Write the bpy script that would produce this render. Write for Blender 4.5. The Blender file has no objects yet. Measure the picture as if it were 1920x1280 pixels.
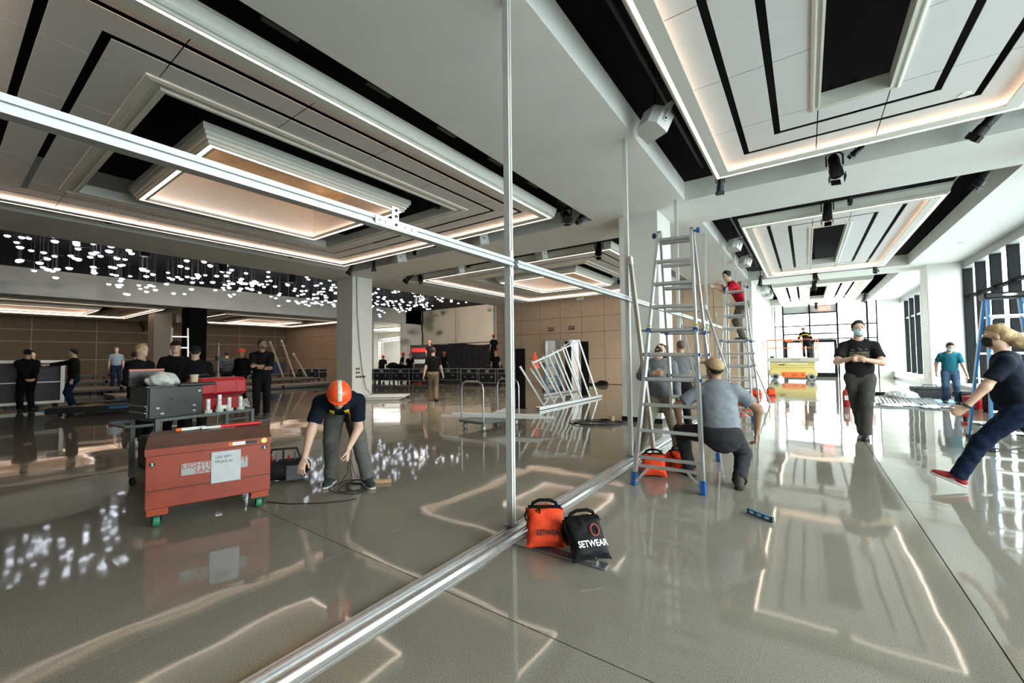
import bpy, bmesh, math, random
import numpy as np
from mathutils import Vector, Matrix
D = bpy.data
SC = bpy.context.scene
COL = SC.collection
R = math.radians
# ---------------------------------------------------------------- camera
CAM_H = 1.40
def cam_axes(yaw, pit, rol):
    cy, sy, cp, sp, cr, sr = math.cos(yaw), math.sin(yaw), math.cos(pit), math.sin(pit), math.cos(rol), math.sin(rol)
    f = Vector((sy*cp, cy*cp, sp)); r = Vector((cy, -sy, 0)); u = r.cross(f)
    return cr*r + sr*u, -sr*r + cr*u, f
_r, _u, _f = cam_axes(R(-35.385), R(2.1208), R(-.5918))
cam = D.objects.new('camera', D.cameras.new('camera')); COL.objects.link(cam)
cam.data.sensor_width = 36; cam.data.lens = 776.17/1920*36
cam.data.clip_start = .05; cam.data.clip_end = 2000
cam.matrix_world = Matrix(((_r.x, _u.x, -_f.x, 0), (_r.y, _u.y, -_f.y, 0), (_r.z, _u.z, -_f.z, CAM_H), (0, 0, 0, 1)))
SC.camera = cam
# ---------------------------------------------------------------- world: overcast daylight
w = D.worlds.new('overcast'); SC.world = w; w.use_nodes = True
_n = w.node_tree.nodes; _l = w.node_tree.links
_bg = _n['Background']; _bg.inputs['Strength'].default_value = 4.9
_tc = _n.new('ShaderNodeTexCoord'); _sx = _n.new('ShaderNodeSeparateXYZ'); _cr = _n.new('ShaderNodeValToRGB')
_l.new(_tc.outputs['Generated'], _sx.inputs[0]); _l.new(_sx.outputs['Z'], _cr.inputs[0]); _l.new(_cr.outputs[0], _bg.inputs[0])
_cr.color_ramp.elements[0].position = 0; _cr.color_ramp.elements[0].color = (.97, 1, .975, 1)
_cr.color_ramp.elements[1].position = .6; _cr.color_ramp.elements[1].color = (.90, .965, .97, 1)
def portal(name, loc, rot, sx, sy):
    L = D.lights.new(name, 'AREA'); L.shape = 'RECTANGLE'; L.size = sx; L.size_y = sy; L.cycles.is_portal = True
    o = D.objects.new(name, L); COL.objects.link(o); o.location = loc; o.rotation_euler = rot
portal('window_portal', (4.72, 9.35, 2.3), (0, R(90), 0), 4.3, 21)
portal('window_portal', (4.72, 25.8, 2.3), (0, R(90), 0), 4.3, 9.6)
portal('window_portal', (.7, 31.75, 2.3), (R(90), 0, R(180)), 5.4, 4.5)
vs = SC.view_settings; vs.view_transform = 'Standard'; vs.look = 'None'; vs.exposure = 1.6; vs.gamma = 1; vs.use_curve_mapping = False
SC.cycles.max_bounces = 12; SC.cycles.diffuse_bounces = 9; SC.cycles.glossy_bounces = 4; SC.cycles.transmission_bounces = 6; SC.cycles.transparent_max_bounces = 10
SC.cycles.sample_clamp_indirect = 20; SC.cycles.caustics_reflective = False; SC.cycles.caustics_refractive = False
SC.cycles.use_denoising = True
try: SC.cycles.denoiser = 'OPENIMAGEDENOISE'
except Exception: pass
# ---------------------------------------------------------------- helpers
MATS = {}
def mat(name, col=(.5, .5, .5), rough=.5, metal=0., var=.0, vscale=8., bump=0., bscale=60., emit=None, es=0., spec=.5, rvar=0., trans=0., sub=0.):
    if name in MATS: return MATS[name]
    m = D.materials.new(name); m.use_nodes = True; nt = m.node_tree; b = nt.nodes['Principled BSDF']
    b.inputs['Base Color'].default_value = (*col, 1); b.inputs['Roughness'].default_value = rough; b.inputs['Metallic'].default_value = metal
    b.inputs['Specular IOR Level'].default_value = spec
    if trans: b.inputs['Transmission Weight'].default_value = trans
    if sub:
        b.inputs['Subsurface Weight'].default_value = sub; b.inputs['Subsurface Radius'].default_value = (.02, .008, .004)
    if emit: b.inputs['Emission Color'].default_value = (*emit, 1); b.inputs['Emission Strength'].default_value = es
    tc = nt.nodes.new('ShaderNodeTexCoord')
    if var or rvar:
        n = nt.nodes.new('ShaderNodeTexNoise'); n.inputs['Scale'].default_value = vscale; n.inputs['Detail'].default_value = 5
        nt.links.new(tc.outputs['Object'], n.inputs['Vector'])
        if var:
            r = nt.nodes.new('ShaderNodeValToRGB'); e = r.color_ramp.elements
            e[0].position = .3; e[0].color = (*[c*(1-var) for c in col], 1); e[1].position = .7; e[1].color = (*[min(1, c*(1+var)) for c in col], 1)
            nt.links.new(n.outputs[0], r.inputs[0]); nt.links.new(r.outputs[0], b.inputs['Base Color'])
        if rvar:
            mr = nt.nodes.new('ShaderNodeMapRange'); mr.inputs[1].default_value = .3; mr.inputs[2].default_value = .7
            mr.inputs[3].default_value = max(0, rough-rvar); mr.inputs[4].default_value = min(1, rough+rvar)
            nt.links.new(n.outputs[0], mr.inputs[0]); nt.links.new(mr.outputs[0], b.inputs['Roughness'])
    if bump:
        n2 = nt.nodes.new('ShaderNodeTexNoise'); n2.inputs['Scale'].default_value = bscale; n2.inputs['Detail'].default_value = 4
        nt.links.new(tc.outputs['Object'], n2.inputs['Vector'])
        bp = nt.nodes.new('ShaderNodeBump'); bp.inputs['Strength'].default_value = bump; bp.inputs['Distance'].default_value = .01
        nt.links.new(n2.outputs[0], bp.inputs['Height']); nt.links.new(bp.outputs[0], b.inputs['Normal'])
    MATS[name] = m
    return m
def tag(o, label=None, cat=None, group=None, kind=None):
    if label: o['label'] = label
    if cat: o['category'] = cat
    if group: o['group'] = group
    if kind: o['kind'] = kind
    return o
def thing(name, label, cat, loc=(0, 0, 0), rz=0., group=None, kind=None):
    o = D.objects.new(name, None); COL.objects.link(o); o.empty_display_size = .1
    o.location = loc; o.rotation_euler = (0, 0, rz)
    return tag(o, label, cat, group, kind)
def link(name, me, m, parent=None, loc=None, rot=None, kind=None):
    o = D.objects.new(name, me); COL.objects.link(o)
    if m is not None and not me.materials:
        for mm in (m if isinstance(m, (list, tuple)) else [m]): me.materials.append(mm)
    if parent is not None: o.parent = parent
    if loc is not None: o.location = loc
    if rot is not None: o.rotation_euler = rot
    if kind: o['kind'] = kind
    return o
def copy_tree(o, parent=None):
    c = o.copy(); COL.objects.link(c)
    if parent is not None: c.parent = parent
    for ch in o.children: copy_tree(ch, c)
    return c
class MB:
    def __init__(s): s.v = []; s.f = []; s.m = []; s.cm = 0
    def add(s, vs, fs):
        b = len(s.v); s.v += [tuple(v) for v in vs]; s.f += [tuple(i+b for i in f) for f in fs]; s.m += [s.cm]*len(fs); return s
    def box(s, x0, x1, y0, y1, z0, z1):
        return s.add([(x0,y0,z0),(x1,y0,z0),(x1,y1,z0),(x0,y1,z0),(x0,y0,z1),(x1,y0,z1),(x1,y1,z1),(x0,y1,z1)],
                     [(0,3,2,1),(4,5,6,7),(0,1,5,4),(1,2,6,5),(2,3,7,6),(3,0,4,7)])
    def bbox(s, x0, x1, y0, y1, z0, z1, b=.01):
        # chamfered box: hull of three inset boxes
        b = min(b, (x1-x0)*.49, (y1-y0)*.49, (z1-z0)*.49)
        X, Y, Z = (x0, x1), (y0, y1), (z0, z1); vs = []; idx = {}
        for i in (0, 1):
            for j in (0, 1):
                for k in (0, 1):
                    sx, sy, sz = (b if i == 0 else -b), (b if j == 0 else -b), (b if k == 0 else -b)
                    for a in range(3):
                        p = [X[i]+sx, Y[j]+sy, Z[k]+sz]; p[a] = (X[i], Y[j], Z[k])[a]
                        idx[(i, j, k, a)] = len(vs); vs.append(p)
        I = idx; fs = []
        for a in range(3):
            b1, b2 = (a+1) % 3, (a+2) % 3
            for s0 in (0, 1):
                q = []
                for (u, v) in ((0, 0), (1, 0), (1, 1), (0, 1)):
                    k = [0, 0, 0]; k[a] = s0; k[b1] = u; k[b2] = v; q.append(I[(*k, a)])
                fs.append(tuple(q) if s0 else tuple(q[::-1]))
        for a in range(3):
            b1, b2 = (a+1) % 3, (a+2) % 3
            for u in (0, 1):
                for v in (0, 1):
                    k0 = [0, 0, 0]; k1 = [0, 0, 0]; k0[b1] = k1[b1] = u; k0[b2] = k1[b2] = v; k1[a] = 1
                    q = (I[(*k0, b1)], I[(*k1, b1)], I[(*k1, b2)], I[(*k0, b2)])
                    fs.append(q if (u != v) else q[::-1])
        for i in (0, 1):
            for j in (0, 1):
                for k in (0, 1):
                    q = tuple(I[(i, j, k, a)] for a in range(3)); fs.append(q if (i+j+k) % 2 else q[::-1])
        return s.add(vs, fs)
    def beam(s, p0, p1, w, h, up=(0, 0, 1)):
        p0, p1 = Vector(p0), Vector(p1); d = (p1-p0).normalized(); u = Vector(up)
        r = d.cross(u)
        if r.length < 1e-4: r = d.cross(Vector((1, 0, 0)))
        r.normalize(); u = r.cross(d)
        vs = []
        for p in (p0, p1):
            for a, b in ((-1, -1), (1, -1), (1, 1), (-1, 1)): vs.append(p + r*a*w/2 + u*b*h/2)
        return s.add(vs, [(0,1,2,3),(7,6,5,4),(0,4,5,1),(1,5,6,2),(2,6,7,3),(3,7,4,0)])
    def tube(s, pts, r, n=8, close=False, caps=True):
        pts = [Vector(p) for p in pts]; rs = r if isinstance(r, (list, tuple)) else [r]*len(pts)
        N = len(pts); prev = None; vs = []
        for i, p in enumerate(pts):
            if close: t = (pts[(i+1) % N]-pts[i-1])
            else: t = pts[min(i+1, N-1)]-pts[max(i-1, 0)]
            t.normalize()
            if prev is None:
                a = Vector((0, 0, 1)) if abs(t.z) < .9 else Vector((1, 0, 0)); x = t.cross(a).normalized()
            else:
                x = prev - t*prev.dot(t)
                x = x.normalized() if x.length > 1e-5 else t.orthogonal().normalized()
            prev = x; y = t.cross(x)
            for k in range(n):
                a = 2*math.pi*k/n; vs.append(p + (x*math.cos(a)+y*math.sin(a))*rs[i])
        fs = []
        for i in range(N if close else N-1):
            j = (i+1) % N
            for k in range(n): fs.append((i*n+k, i*n+(k+1) % n, j*n+(k+1) % n, j*n+k))
        if caps and not close: fs += [tuple(range(n))[::-1], tuple((N-1)*n+k for k in range(n))]
        return s.add(vs, fs)
    def lathe(s, prof, n=16, c=(0, 0, 0), axis='z'):
        vs = []; fs = []; P = len(prof)
        for (r, z) in prof:
            for k in range(n):
                a = 2*math.pi*k/n; x, y = r*math.cos(a), r*math.sin(a)
                q = (x, y, z) if axis == 'z' else ((z, x, y) if axis == 'x' else (y, z, x))
                vs.append((q[0]+c[0], q[1]+c[1], q[2]+c[2]))
        for i in range(P-1):
            for k in range(n): fs.append((i*n+k, i*n+(k+1) % n, (i+1)*n+(k+1) % n, (i+1)*n+k))
        fs += [tuple(range(n))[::-1], tuple((P-1)*n+k for k in range(n))]
        return s.add(vs, fs)
    def prism(s, poly, a, b, axis='y'):
        # poly: list of 2d points; extruded from a to b along axis
        def P(u, v, t): return {'y': (u, t, v), 'x': (t, u, v), 'z': (u, v, t)}[axis]
        n = len(poly); vs = [P(u, v, a) for u, v in poly]+[P(u, v, b) for u, v in poly]
        fs = [tuple(range(n)), tuple(range(2*n-1, n-1, -1))]+[(i, i+n, (i+1) % n+n, (i+1) % n) for i in range(n)]
        return s.add(vs, fs)
    def rsweep(s, prof, hx, hy, c=(0, 0)):
        # closed profile of (outward offset, z) swept round a rectangle with mitred corners
        n = len(prof); vs = []; fs = []
        for (sx, sy) in ((-1, -1), (1, -1), (1, 1), (-1, 1)):
            for d, z in prof: vs.append((c[0]+sx*(hx+d), c[1]+sy*(hy+d), z))
        for k in range(4):
            for i in range(n):
                j = (i+1) % n; fs.append((k*n+i, k*n+j, ((k+1) % 4)*n+j, ((k+1) % 4)*n+i))
        return s.add(vs, fs)
    def sphere(s, c, r, n=10, m=6, sc=(1, 1, 1)):
        prof = [(max(1e-4, r*math.sin(math.pi*i/m)), -r*math.cos(math.pi*i/m)) for i in range(m+1)]
        b = len(s.v); s.lathe(prof, n)
        for i in range(b, len(s.v)):
            v = s.v[i]; s.v[i] = (v[0]*sc[0]+c[0], v[1]*sc[1]+c[1], v[2]*sc[2]+c[2])
        return s
    def xf(s, M, start=0):
        for i in range(start, len(s.v)): s.v[i] = tuple(M @ Vector(s.v[i]))
        return s
    def mesh(s, name, smooth=False):
        me = D.meshes.new(name); me.from_pydata(s.v, [], s.f)
        if s.cm or any(s.m): me.polygons.foreach_set('material_index', s.m)
        bm = bmesh.new(); bm.from_mesh(me); bmesh.ops.recalc_face_normals(bm, faces=bm.faces); bm.to_mesh(me); bm.free()
        if smooth:
            me.polygons.foreach_set('use_smooth', [True]*len(me.polygons))
            try: me.set_sharp_from_angle(angle=R(38))
            except Exception: pass
        me.update(); return me
    def build(s, name, m, parent=None, loc=None, rot=None, smooth=False, kind=None):
        return link(name, s.mesh(name, smooth), m, parent, loc, rot, kind)
def B(*a): return MB().box(*a)
_UP = Vector((0, 0, 1))
def text(name, body, m, size, parent, loc, rot, ext=.0006, bold=0., align='CENTER', sx=1.):
    c = D.curves.new(name, 'FONT'); c.body = body; c.size = size; c.extrude = ext; c.align_x = align; c.align_y = 'CENTER'; c.offset = bold
    c.resolution_u = 2
    tmp = D.objects.new('tmp_text', c); COL.objects.link(tmp); dg = bpy.context.evaluated_depsgraph_get()
    me = D.meshes.new_from_object(tmp.evaluated_get(dg)); D.objects.remove(tmp); me.name = name
    o = D.objects.new(name, me); COL.objects.link(o); o.location = loc; o.rotation_euler = rot; o.scale = (sx, 1, 1)
    me.materials.clear(); me.materials.append(m)
    if parent: o.parent = parent
    return o
# ================================================================ MATERIALS OF THE SETTING
M_soffit = mat('painted plaster', (.76, .755, .71), .75, var=.03, vscale=2)
M_wallw = mat('white wall paint', (.72, .715, .68), .6, var=.03, vscale=2)
M_black = mat('black void paint', (.002, .002, .002), .9)
M_panel = mat('white ceiling panel', (.66, .66, .65), .6, var=.02, vscale=3)
M_mould = mat('cream moulding', (.66, .655, .59), .5)
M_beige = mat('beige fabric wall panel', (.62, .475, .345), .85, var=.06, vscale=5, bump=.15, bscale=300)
M_joint = mat('dark wall joint', (.10, .08, .065), .9)
M_light = mat('pale wall joint', (.62, .53, .42), .8)
M_dgrey = mat('dark grey mullion', (.012, .013, .014), .8, var=.1, spec=.08)
M_lgrey = mat('light grey metal frame', (.40, .42, .43), .4, metal=.3)
M_led = mat('warm LED strip', (1, .9, .8), .5, emit=(1, .80, .66), es=3.1)
M_cove = mat('rosy cove LED strip', (1, .9, .8), .5, emit=(1, .70, .55), es=3.1)
M_alu = mat('brushed aluminium', (.74, .75, .76), .32, metal=.9, var=.06, vscale=30)
M_aluw = mat('satin aluminium', (.45, .465, .47), .40, metal=.45, var=.04, vscale=20)
M_blk = mat('black metal', (.006, .006, .0065), .45)
M_blkp = mat('black plastic', (.010, .010, .011), .5, var=.2)
M_rub = mat('black rubber', (.015, .015, .015), .75)
M_steel = mat('grey steel', (.35, .36, .37), .35, metal=.8, var=.1, vscale=15)
M_white = mat('white paint', (.75, .76, .74), .45)
M_gold = mat('gold leaf ceiling panel', (.62, .42, .20), .5, var=.30, vscale=2.4, bump=.2, bscale=12)
# polished terrazzo floor
def floor_mat():
    m = D.materials.new('polished terrazzo concrete'); m.use_nodes = True; nt = m.node_tree; b = nt.nodes['Principled BSDF']; N = nt.nodes.new; Lk = nt.links.new
    g = N('ShaderNodeNewGeometry')
    n1 = N('ShaderNodeTexNoise'); n1.inputs['Scale'].default_value = 190; n1.inputs['Detail'].default_value = 3
    n2 = N('ShaderNodeTexNoise'); n2.inputs['Scale'].default_value = .7; n2.inputs['Detail'].default_value = 4
    v = N('ShaderNodeTexVoronoi'); v.inputs['Scale'].default_value = 210
    for t in (n1, n2, v): Lk(g.outputs['Position'], t.inputs['Vector'])
    r1 = N('ShaderNodeValToRGB'); e = r1.color_ramp.elements
    e[0].position = .30; e[0].color = (.14, .127, .10, 1); e[1].position = .55; e[1].color = (.27, .25, .204, 1)
    e2 = r1.color_ramp.elements.new(.78); e2.color = (.37, .346, .288, 1)
    Lk(n1.outputs[0], r1.inputs[0])
    r2 = N('ShaderNodeValToRGB'); r2.color_ramp.elements[0].position = .3; r2.color_ramp.elements[0].color = (.86, .86, .86, 1); r2.color_ramp.elements[1].position = .7; r2.color_ramp.elements[1].color = (1.1, 1.09, 1.07, 1)
    Lk(n2.outputs[0], r2.inputs[0])
    mx = N('ShaderNodeMixRGB'); mx.blend_type = 'MULTIPLY'; mx.inputs[0].default_value = 1
    Lk(r1.outputs[0], mx.inputs[1]); Lk(r2.outputs[0], mx.inputs[2])
    r3 = N('ShaderNodeValToRGB'); r3.color_ramp.elements[0].position = .03; r3.color_ramp.elements[0].color = (.35, .35, .35, 1); r3.color_ramp.elements[1].position = .12; r3.color_ramp.elements[1].color = (1, 1, 1, 1)
    Lk(v.outputs[0], r3.inputs[0])
    m2 = N('ShaderNodeMixRGB'); m2.blend_type = 'MULTIPLY'; m2.inputs[0].default_value = .5
    Lk(mx.outputs[0], m2.inputs[1]); Lk(r3.outputs[0], m2.inputs[2]); Lk(m2.outputs[0], b.inputs['Base Color'])
    b.inputs['Roughness'].default_value = .05; b.inputs['Specular IOR Level'].default_value = .62
    n3 = N('ShaderNodeTexNoise'); n3.inputs['Scale'].default_value = 1.15; n3.inputs['Detail'].default_value = 1.5; Lk(g.outputs['Position'], n3.inputs['Vector'])
    bp = N('ShaderNodeBump'); bp.inputs['Strength'].default_value = .10; bp.inputs['Distance'].default_value = .05
    Lk(n3.outputs[0], bp.inputs['Height']); Lk(bp.outputs[0], b.inputs['Normal'])
    return m
M_floor = floor_mat()
def glass_mat(name, tint, gl=.07):
    m = D.materials.new(name); m.use_nodes = True; nt = m.node_tree; nt.nodes.clear()
    o = nt.nodes.new('ShaderNodeOutputMaterial'); t = nt.nodes.new('ShaderNodeBsdfTransparent'); t.inputs[0].default_value = (*tint, 1)
    g = nt.nodes.new('ShaderNodeBsdfGlossy'); g.inputs['Roughness'].default_value = .02; x = nt.nodes.new('ShaderNodeMixShader'); x.inputs[0].default_value = gl
    nt.links.new(t.outputs[0], x.inputs[1]); nt.links.new(g.outputs[0], x.inputs[2]); nt.links.new(x.outputs[0], o.inputs[0])
    return m
M_glass = glass_mat('clear window glass', (.93, .97, .97))
ZS = 4.42      # underside of the soffits
ZT = 5.65      # black slab above
X0, X1, Y0, Y1 = -42., 4.6, -10., 31.6
def S(name, label, cat='structure', **k): return thing(name, label, cat, kind='structure', **k)
# ---------------------------------------------------------------- floor of sawn slabs
fl = S('floor', 'polished terrazzo concrete floor sawn into large square slabs', 'floor')
B(X0-.5, X1+.3, Y0-.5, Y1+.3, -.14, -.02).build('joint_bed', mat('dark saw joint', (.05, .045, .04), .8), fl)
gx = [-2.77+3.48*k for k in range(-12, 4)]; gy = [1.83+3.58*k for k in range(-4, 10)]
gx = [x for x in gx if X0 < x < X1]; gy = [y for y in gy if Y0 < y < Y1]
gx = [X0-.3]+gx+[X1+.2]; gy = [Y0-.3]+gy+[Y1+.2]
_sl = {}
for i in range(len(gx)-1):
    for j in range(len(gy)-1):
        dx, dy = gx[i+1]-gx[i]-.007, gy[j+1]-gy[j]-.007; key = (round(dx, 3), round(dy, 3))
        if key not in _sl: _sl[key] = B(-dx/2, dx/2, -dy/2, dy/2, -.05, 0).mesh('slab')
        link('slab', _sl[key], M_floor, fl, ((gx[i]+gx[i+1])/2, (gy[j]+gy[j+1])/2, 0))
# ---------------------------------------------------------------- soffits and beams
OPY = [(-.85, 8.5), (10.15, 19.45), (21.05, 30.5)]
cl = S('ceiling', 'smooth grey-white soffit with long black recesses around the coffers', 'ceiling')
ZH = ZS+.37
c = MB()
def beams(x0, x1, ops, yend):
    y = Y0
    for a, b in ops: c.box(x0, x1, y, a, ZS, ZH); y = b
    c.box(x0, x1, y, yend, ZS, ZH)
c.box(-3.8, -1.85, Y0, Y1, ZS, ZH); c.box(2.95, X1+.1, Y0, Y1, ZS, ZH)
beams(-1.85, 2.95, OPY, Y1)
beams(-12.85, -3.8, OPY[:2][:1]+[(10.15, 19.3)], 19.7)
c.box(-14.9, -12.85, Y0, 26.2, ZS, ZT)
c.box(-29.9, -28.6, Y0, 26.2, ZS, ZT); c.box(X0, -39.9, Y0, 20.6, ZS, ZH)
beams(-39.9, -29.9, [(-.9, 8.45), (10.4, 20.2)], 22)
c.box(X0, -29.9, 22, Y1, ZS, ZH)
c.box(-14.9, -2.1, 19.7, 22.6, ZS, ZH)
c.build('soffit', M_soffit, cl)
B(X0-.3, X1+.3, Y0-.3, Y1+.3, ZT, ZT+.2).build('ceiling_void', M_black)
pw = MB(); pw.box(X0-.3, X1+.3, Y1, Y1+.3, ZS+.01, ZT); pw.box(X1, X1+.3, Y0, Y1, ZS+.01, ZT); pw.box(X0-.3, X1+.3, Y0-.3, Y0, ZH, ZT); pw.box(X0-.3, X0, Y0, Y1, ZH, ZT)
tag(pw.build('wall_void', M_black), 'black upper walls hidden above the ceiling recesses', 'wall', kind='structure')
tag(D.objects['ceiling_void'], 'black painted slab high above the ceiling recesses', 'ceiling', kind='structure')
# ---------------------------------------------------------------- coffers
def rects(hx, hy, ix, iy, jx, jy, g=.006):
    """pieces of one ring of panels: four corner pieces shaped like an L, straight ones between the joints"""
    out = []; ys = sorted(jy); xs = sorted(jx)
    for sx in (-1, 1):
        a, b = sorted((sx*ix, sx*hx))
        for k in range(len(ys)-1): out.append([(a, b, ys[k]+g, ys[k+1]-g)])
        for sy in (-1, 1):
            yj = ys[-1] if sy > 0 else ys[0]; xj = xs[-1] if sx > 0 else xs[0]
            y0, y1 = sorted((yj+sy*g, sy*hy)); bx = [(a, b, y0, y1)]
            x0, x1 = sorted((xj+sx*g, sx*ix)); yy0, yy1 = sorted((sy*iy, sy*hy)); bx.append((x0, x1, yy0, yy1)); out.append(bx)
    for sy in (-1, 1):
        a, b = sorted((sy*iy, sy*hy))
        for k in range(len(xs)-1): out.append([(xs[k]+g, xs[k+1]-g, a, b)])
    return out
ZL = 4.36
def coffer(cx, cy, hx, hy, label, void, jx, lantern=None, detail=True):
    r = thing('ceiling_coffer', label, 'ceiling coffer', (cx, cy, 0), kind='structure')
    mb = MB().rsweep([(0, ZL), (-.015, ZL), (-.015, ZL+.012), (-.055, ZL+.012), (-.055, ZL), (-.20, ZL), (-.20, ZL+.022), (-.165, ZL+.022), (-.165, ZL+.030), (.0, ZL+.030), (.0, ZL+.12), (.0, ZL+.21), (.065, ZL+.21), (.065, ZL+.17), (.05, ZL+.13), (.03, ZL+.07), (.03, ZL+.03), (0, ZL+.03)], hx, hy)
    mb.build('frame', M_mould, r)
    MB().rsweep([(-.017, ZL+.004), (-.053, ZL+.004), (-.053, ZL+.012), (-.017, ZL+.012)], hx, hy).build('light_strip', M_led, r)
    MB().rsweep([(-.008, ZL+.034), (-.016, ZL+.034), (-.016, ZL+.080), (-.008, ZL+.080)], hx, hy).build('cove_light', M_cove, r)
    zp = ZL+.10
    jy = [1.23*k for k in (-2, -1, 0, 1, 2)]
    for (o, i) in ((-.004, .46), (.535, .875), (.95, 1.28)):
        for bx in rects(hx-o, hy-o, hx-i, hy-i, jx, jy):
            p = MB()
            for (a, b, y0, y1) in bx: p.box(a, b, y0, y1, zp, zp+.008)
            p.build('panel', M_panel, r)
    # raised moulding round the middle opening
    dx = hx-1.28-void[0]
    MB().rsweep([(0, zp+.02), (0, zp-.02), (-dx*.25, zp-.03), (-dx*.35, zp-.03), (-dx*.42, zp-.012), (-dx*.7, zp-.012), (-dx*.78, zp-.035), (-dx, zp-.035), (-dx, zp+.14), (0, zp+.14)], hx-1.28, hy-1.28).build('opening_moulding', M_mould, r)
    for (ex, ey) in ((-1, -1), (1, 1)):
        MB().lathe([(.055, zp-.012), (.06, zp-.006), (.06, zp+.002)], 16, (ex*(hx-.63), ey*(hy-.6), 0)).build('sensor_cap', M_white, r)
    if lantern:
        # black crosswise pipes in the recess
        p = MB()
        for sy in (-1, 1): p.tube([(-hx+1.3, sy*(lantern+.45), 4.95), (hx-1.3, sy*(lantern+.45), 4.95)], .025, 6)
        p.build('pipe', M_blk, r)
    return r
JXR = (-.34, .34); JXL = [1.23*k for k in (-2, -1, 0, 1, 2)]
coffer(.55, 3.83, 1.70, 3.82, 'white panelled ceiling coffer nearest overhead along the windows', (.32, 0), JXR)
coffer(.55, 14.83, 1.70, 3.87, 'white panelled ceiling coffer second along the windows', (.32, 0), JXR)
coffer(.55, 25.78, 1.70, 3.87, 'white panelled ceiling coffer at the far glass wall', (.32, 0), JXR)
coffer(-8.2, 3.83, 3.85, 3.85, 'large square coffer overhead above the red job box', (2.35, 0), JXL, 1.68)
coffer(-8.2, 14.72, 3.85, 3.85, 'large square coffer in front of the exit sign wall', (2.35, 0), JXL, 1.68)
coffer(-34.9, 3.6, 4.35, 4.3, 'distant square coffer above the two men in black', (2.8, 0), JXL, 2.0)
coffer(-34.9, 15.3, 4.35, 4.3, 'distant square coffer beyond the black column', (2.8, 0), JXL, 2.0)
def lantern(cx, cy, h, label, z0=4.335):
    r = thing('ceiling_lantern', label, 'ceiling light', (cx, cy, 0), group='box lanterns hung in the square coffers')
    MB().rsweep([(0, z0), (0, z0+.05), (.03, z0+.05), (.03, z0+.10), (.06, z0+.10), (.06, z0+.15), (.09, z0+.15), (.09, z0+.24), (-.03, z0+.24), (-.03, z0+.05), (-.125, z0+.05), (-.125, z0), (-.085, z0), (-.085, z0+.012), (-.03, z0+.012), (-.03, z0)], h, h).build('box_moulding', M_mould, r)
    MB().rsweep([(-.032, z0+.003), (-.083, z0+.003), (-.083, z0+.012), (-.032, z0+.012)], h, h).build('light_strip', M_led, r)
    # inner well
    MB().rsweep([(-.035, z0+.056), (-.035, z0+.76), (-.0, z0+.76), (-.0, z0+.244), (-.031, z0+.244), (-.031, z0+.056)], h, h).build('inner_side', M_panel, r)
    MB().rsweep([(-.045, z0+.054), (-.10, z0+.054), (-.10, z0+.061), (-.045, z0+.061)], h, h).build('cove_light', M_cove, r)
    B(-h, h, -h, h, z0+.76, z0+.80).build('top_panel', M_gold, r)
    MB().rsweep([(.002, z0+.242), (.002, z0+.80), (.02, z0+.80), (.02, z0+.242)], h, h).build('black_backing', M_black, r)
    for sx in (-1, 1):
        for sy in (-1, 1): MB().tube([(sx*h*.8, sy*h*.8, z0+.78), (sx*h*.8, sy*h*.8, ZT)], .012, 6).build('hanger', M_blk, r)
    return r
lantern(-8.2, 3.8, 1.68, 'glowing box lantern with gold inner panel above the red job box')
lantern(-8.2, 14.72, 1.68, 'glowing box lantern in the coffer before the exit sign wall')
lantern(-34.9, 3.6, 2.0, 'distant glowing box lantern above the two men in black', 4.30)
lantern(-34.9, 15.3, 2.0, 'distant glowing box lantern beyond the black column', 4.30)
# ---------------------------------------------------------------- walls
def panel_wall(name, label, along, fixed, a0, a1, rows, step, off, face, doors=(), pm=M_beige, jm=M_joint, joint=.018):
    """wall of rectangular panels; along 'x' means it runs in x at y=fixed; face = direction (+1/-1) the panels look"""
    w_ = S(name, label, 'wall'); zt = ZH
    t0, t1 = sorted((fixed-face*.02, fixed-face*.14))
    def place(m, u0, u1, d0, d1, z0, z1):
        d0, d1 = sorted((d0, d1))
        return m.box(u0, u1, d0, d1, z0, z1) if along == 'x' else m.box(d0, d1, u0, u1, z0, z1)
    holes = sorted(doors); m = MB(); u = a0
    for (h0, h1, hz) in holes:
        place(m, u, h0, t0, t1, 0, zt); place(m, h0, h1, t0, t1, hz, zt); u = h1
    place(m, u, a1, t0, t1, 0, zt); m.build('wall_core', jm, w_)
    us = [a0]; x = off
    while x > a0+.05: x -= step
    while x < a1-.05:
        if x > a0+.05: us.append(x)
        x += step
    us.append(a1); zs = [0]+list(rows)+[zt]; j = joint/2
    for i in range(len(us)-1):
        for k in range(len(zs)-1):
            segs = [(us[i]+j, us[i+1]-j, zs[k]+(j if k else .0), zs[k+1]-j)]
            for (h0, h1, hz) in holes:
                nw = []
                for (p, q, z0, z1) in segs:
                    if q <= h0 or p >= h1 or z0 >= hz: nw.append((p, q, z0, z1)); continue
                    if p < h0: nw.append((p, h0, z0, z1))
                    if q > h1: nw.append((h1, q, z0, z1))
                    if z1 > hz+.03: nw.append((max(p, h0), min(q, h1), hz, z1))
                segs = nw
            for (p, q, z0, z1) in segs:
                if q-p < .02 or z1-z0 < .02: continue
                place(MB(), p, q, fixed-face*.02, fixed, z0, z1).build('wall_panel', pm, w_)
    return w_
wf = panel_wall('wall_far', 'beige panelled wall with exit signs and twin doorways', 'x', 19.4, -14.9, -1.75, (1.27, 2.63, 3.42), 1.24, -13.1, -1, doors=[(-11.55, -10.6, 2.3), (-10.25, -9.45, 2.3)])
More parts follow.
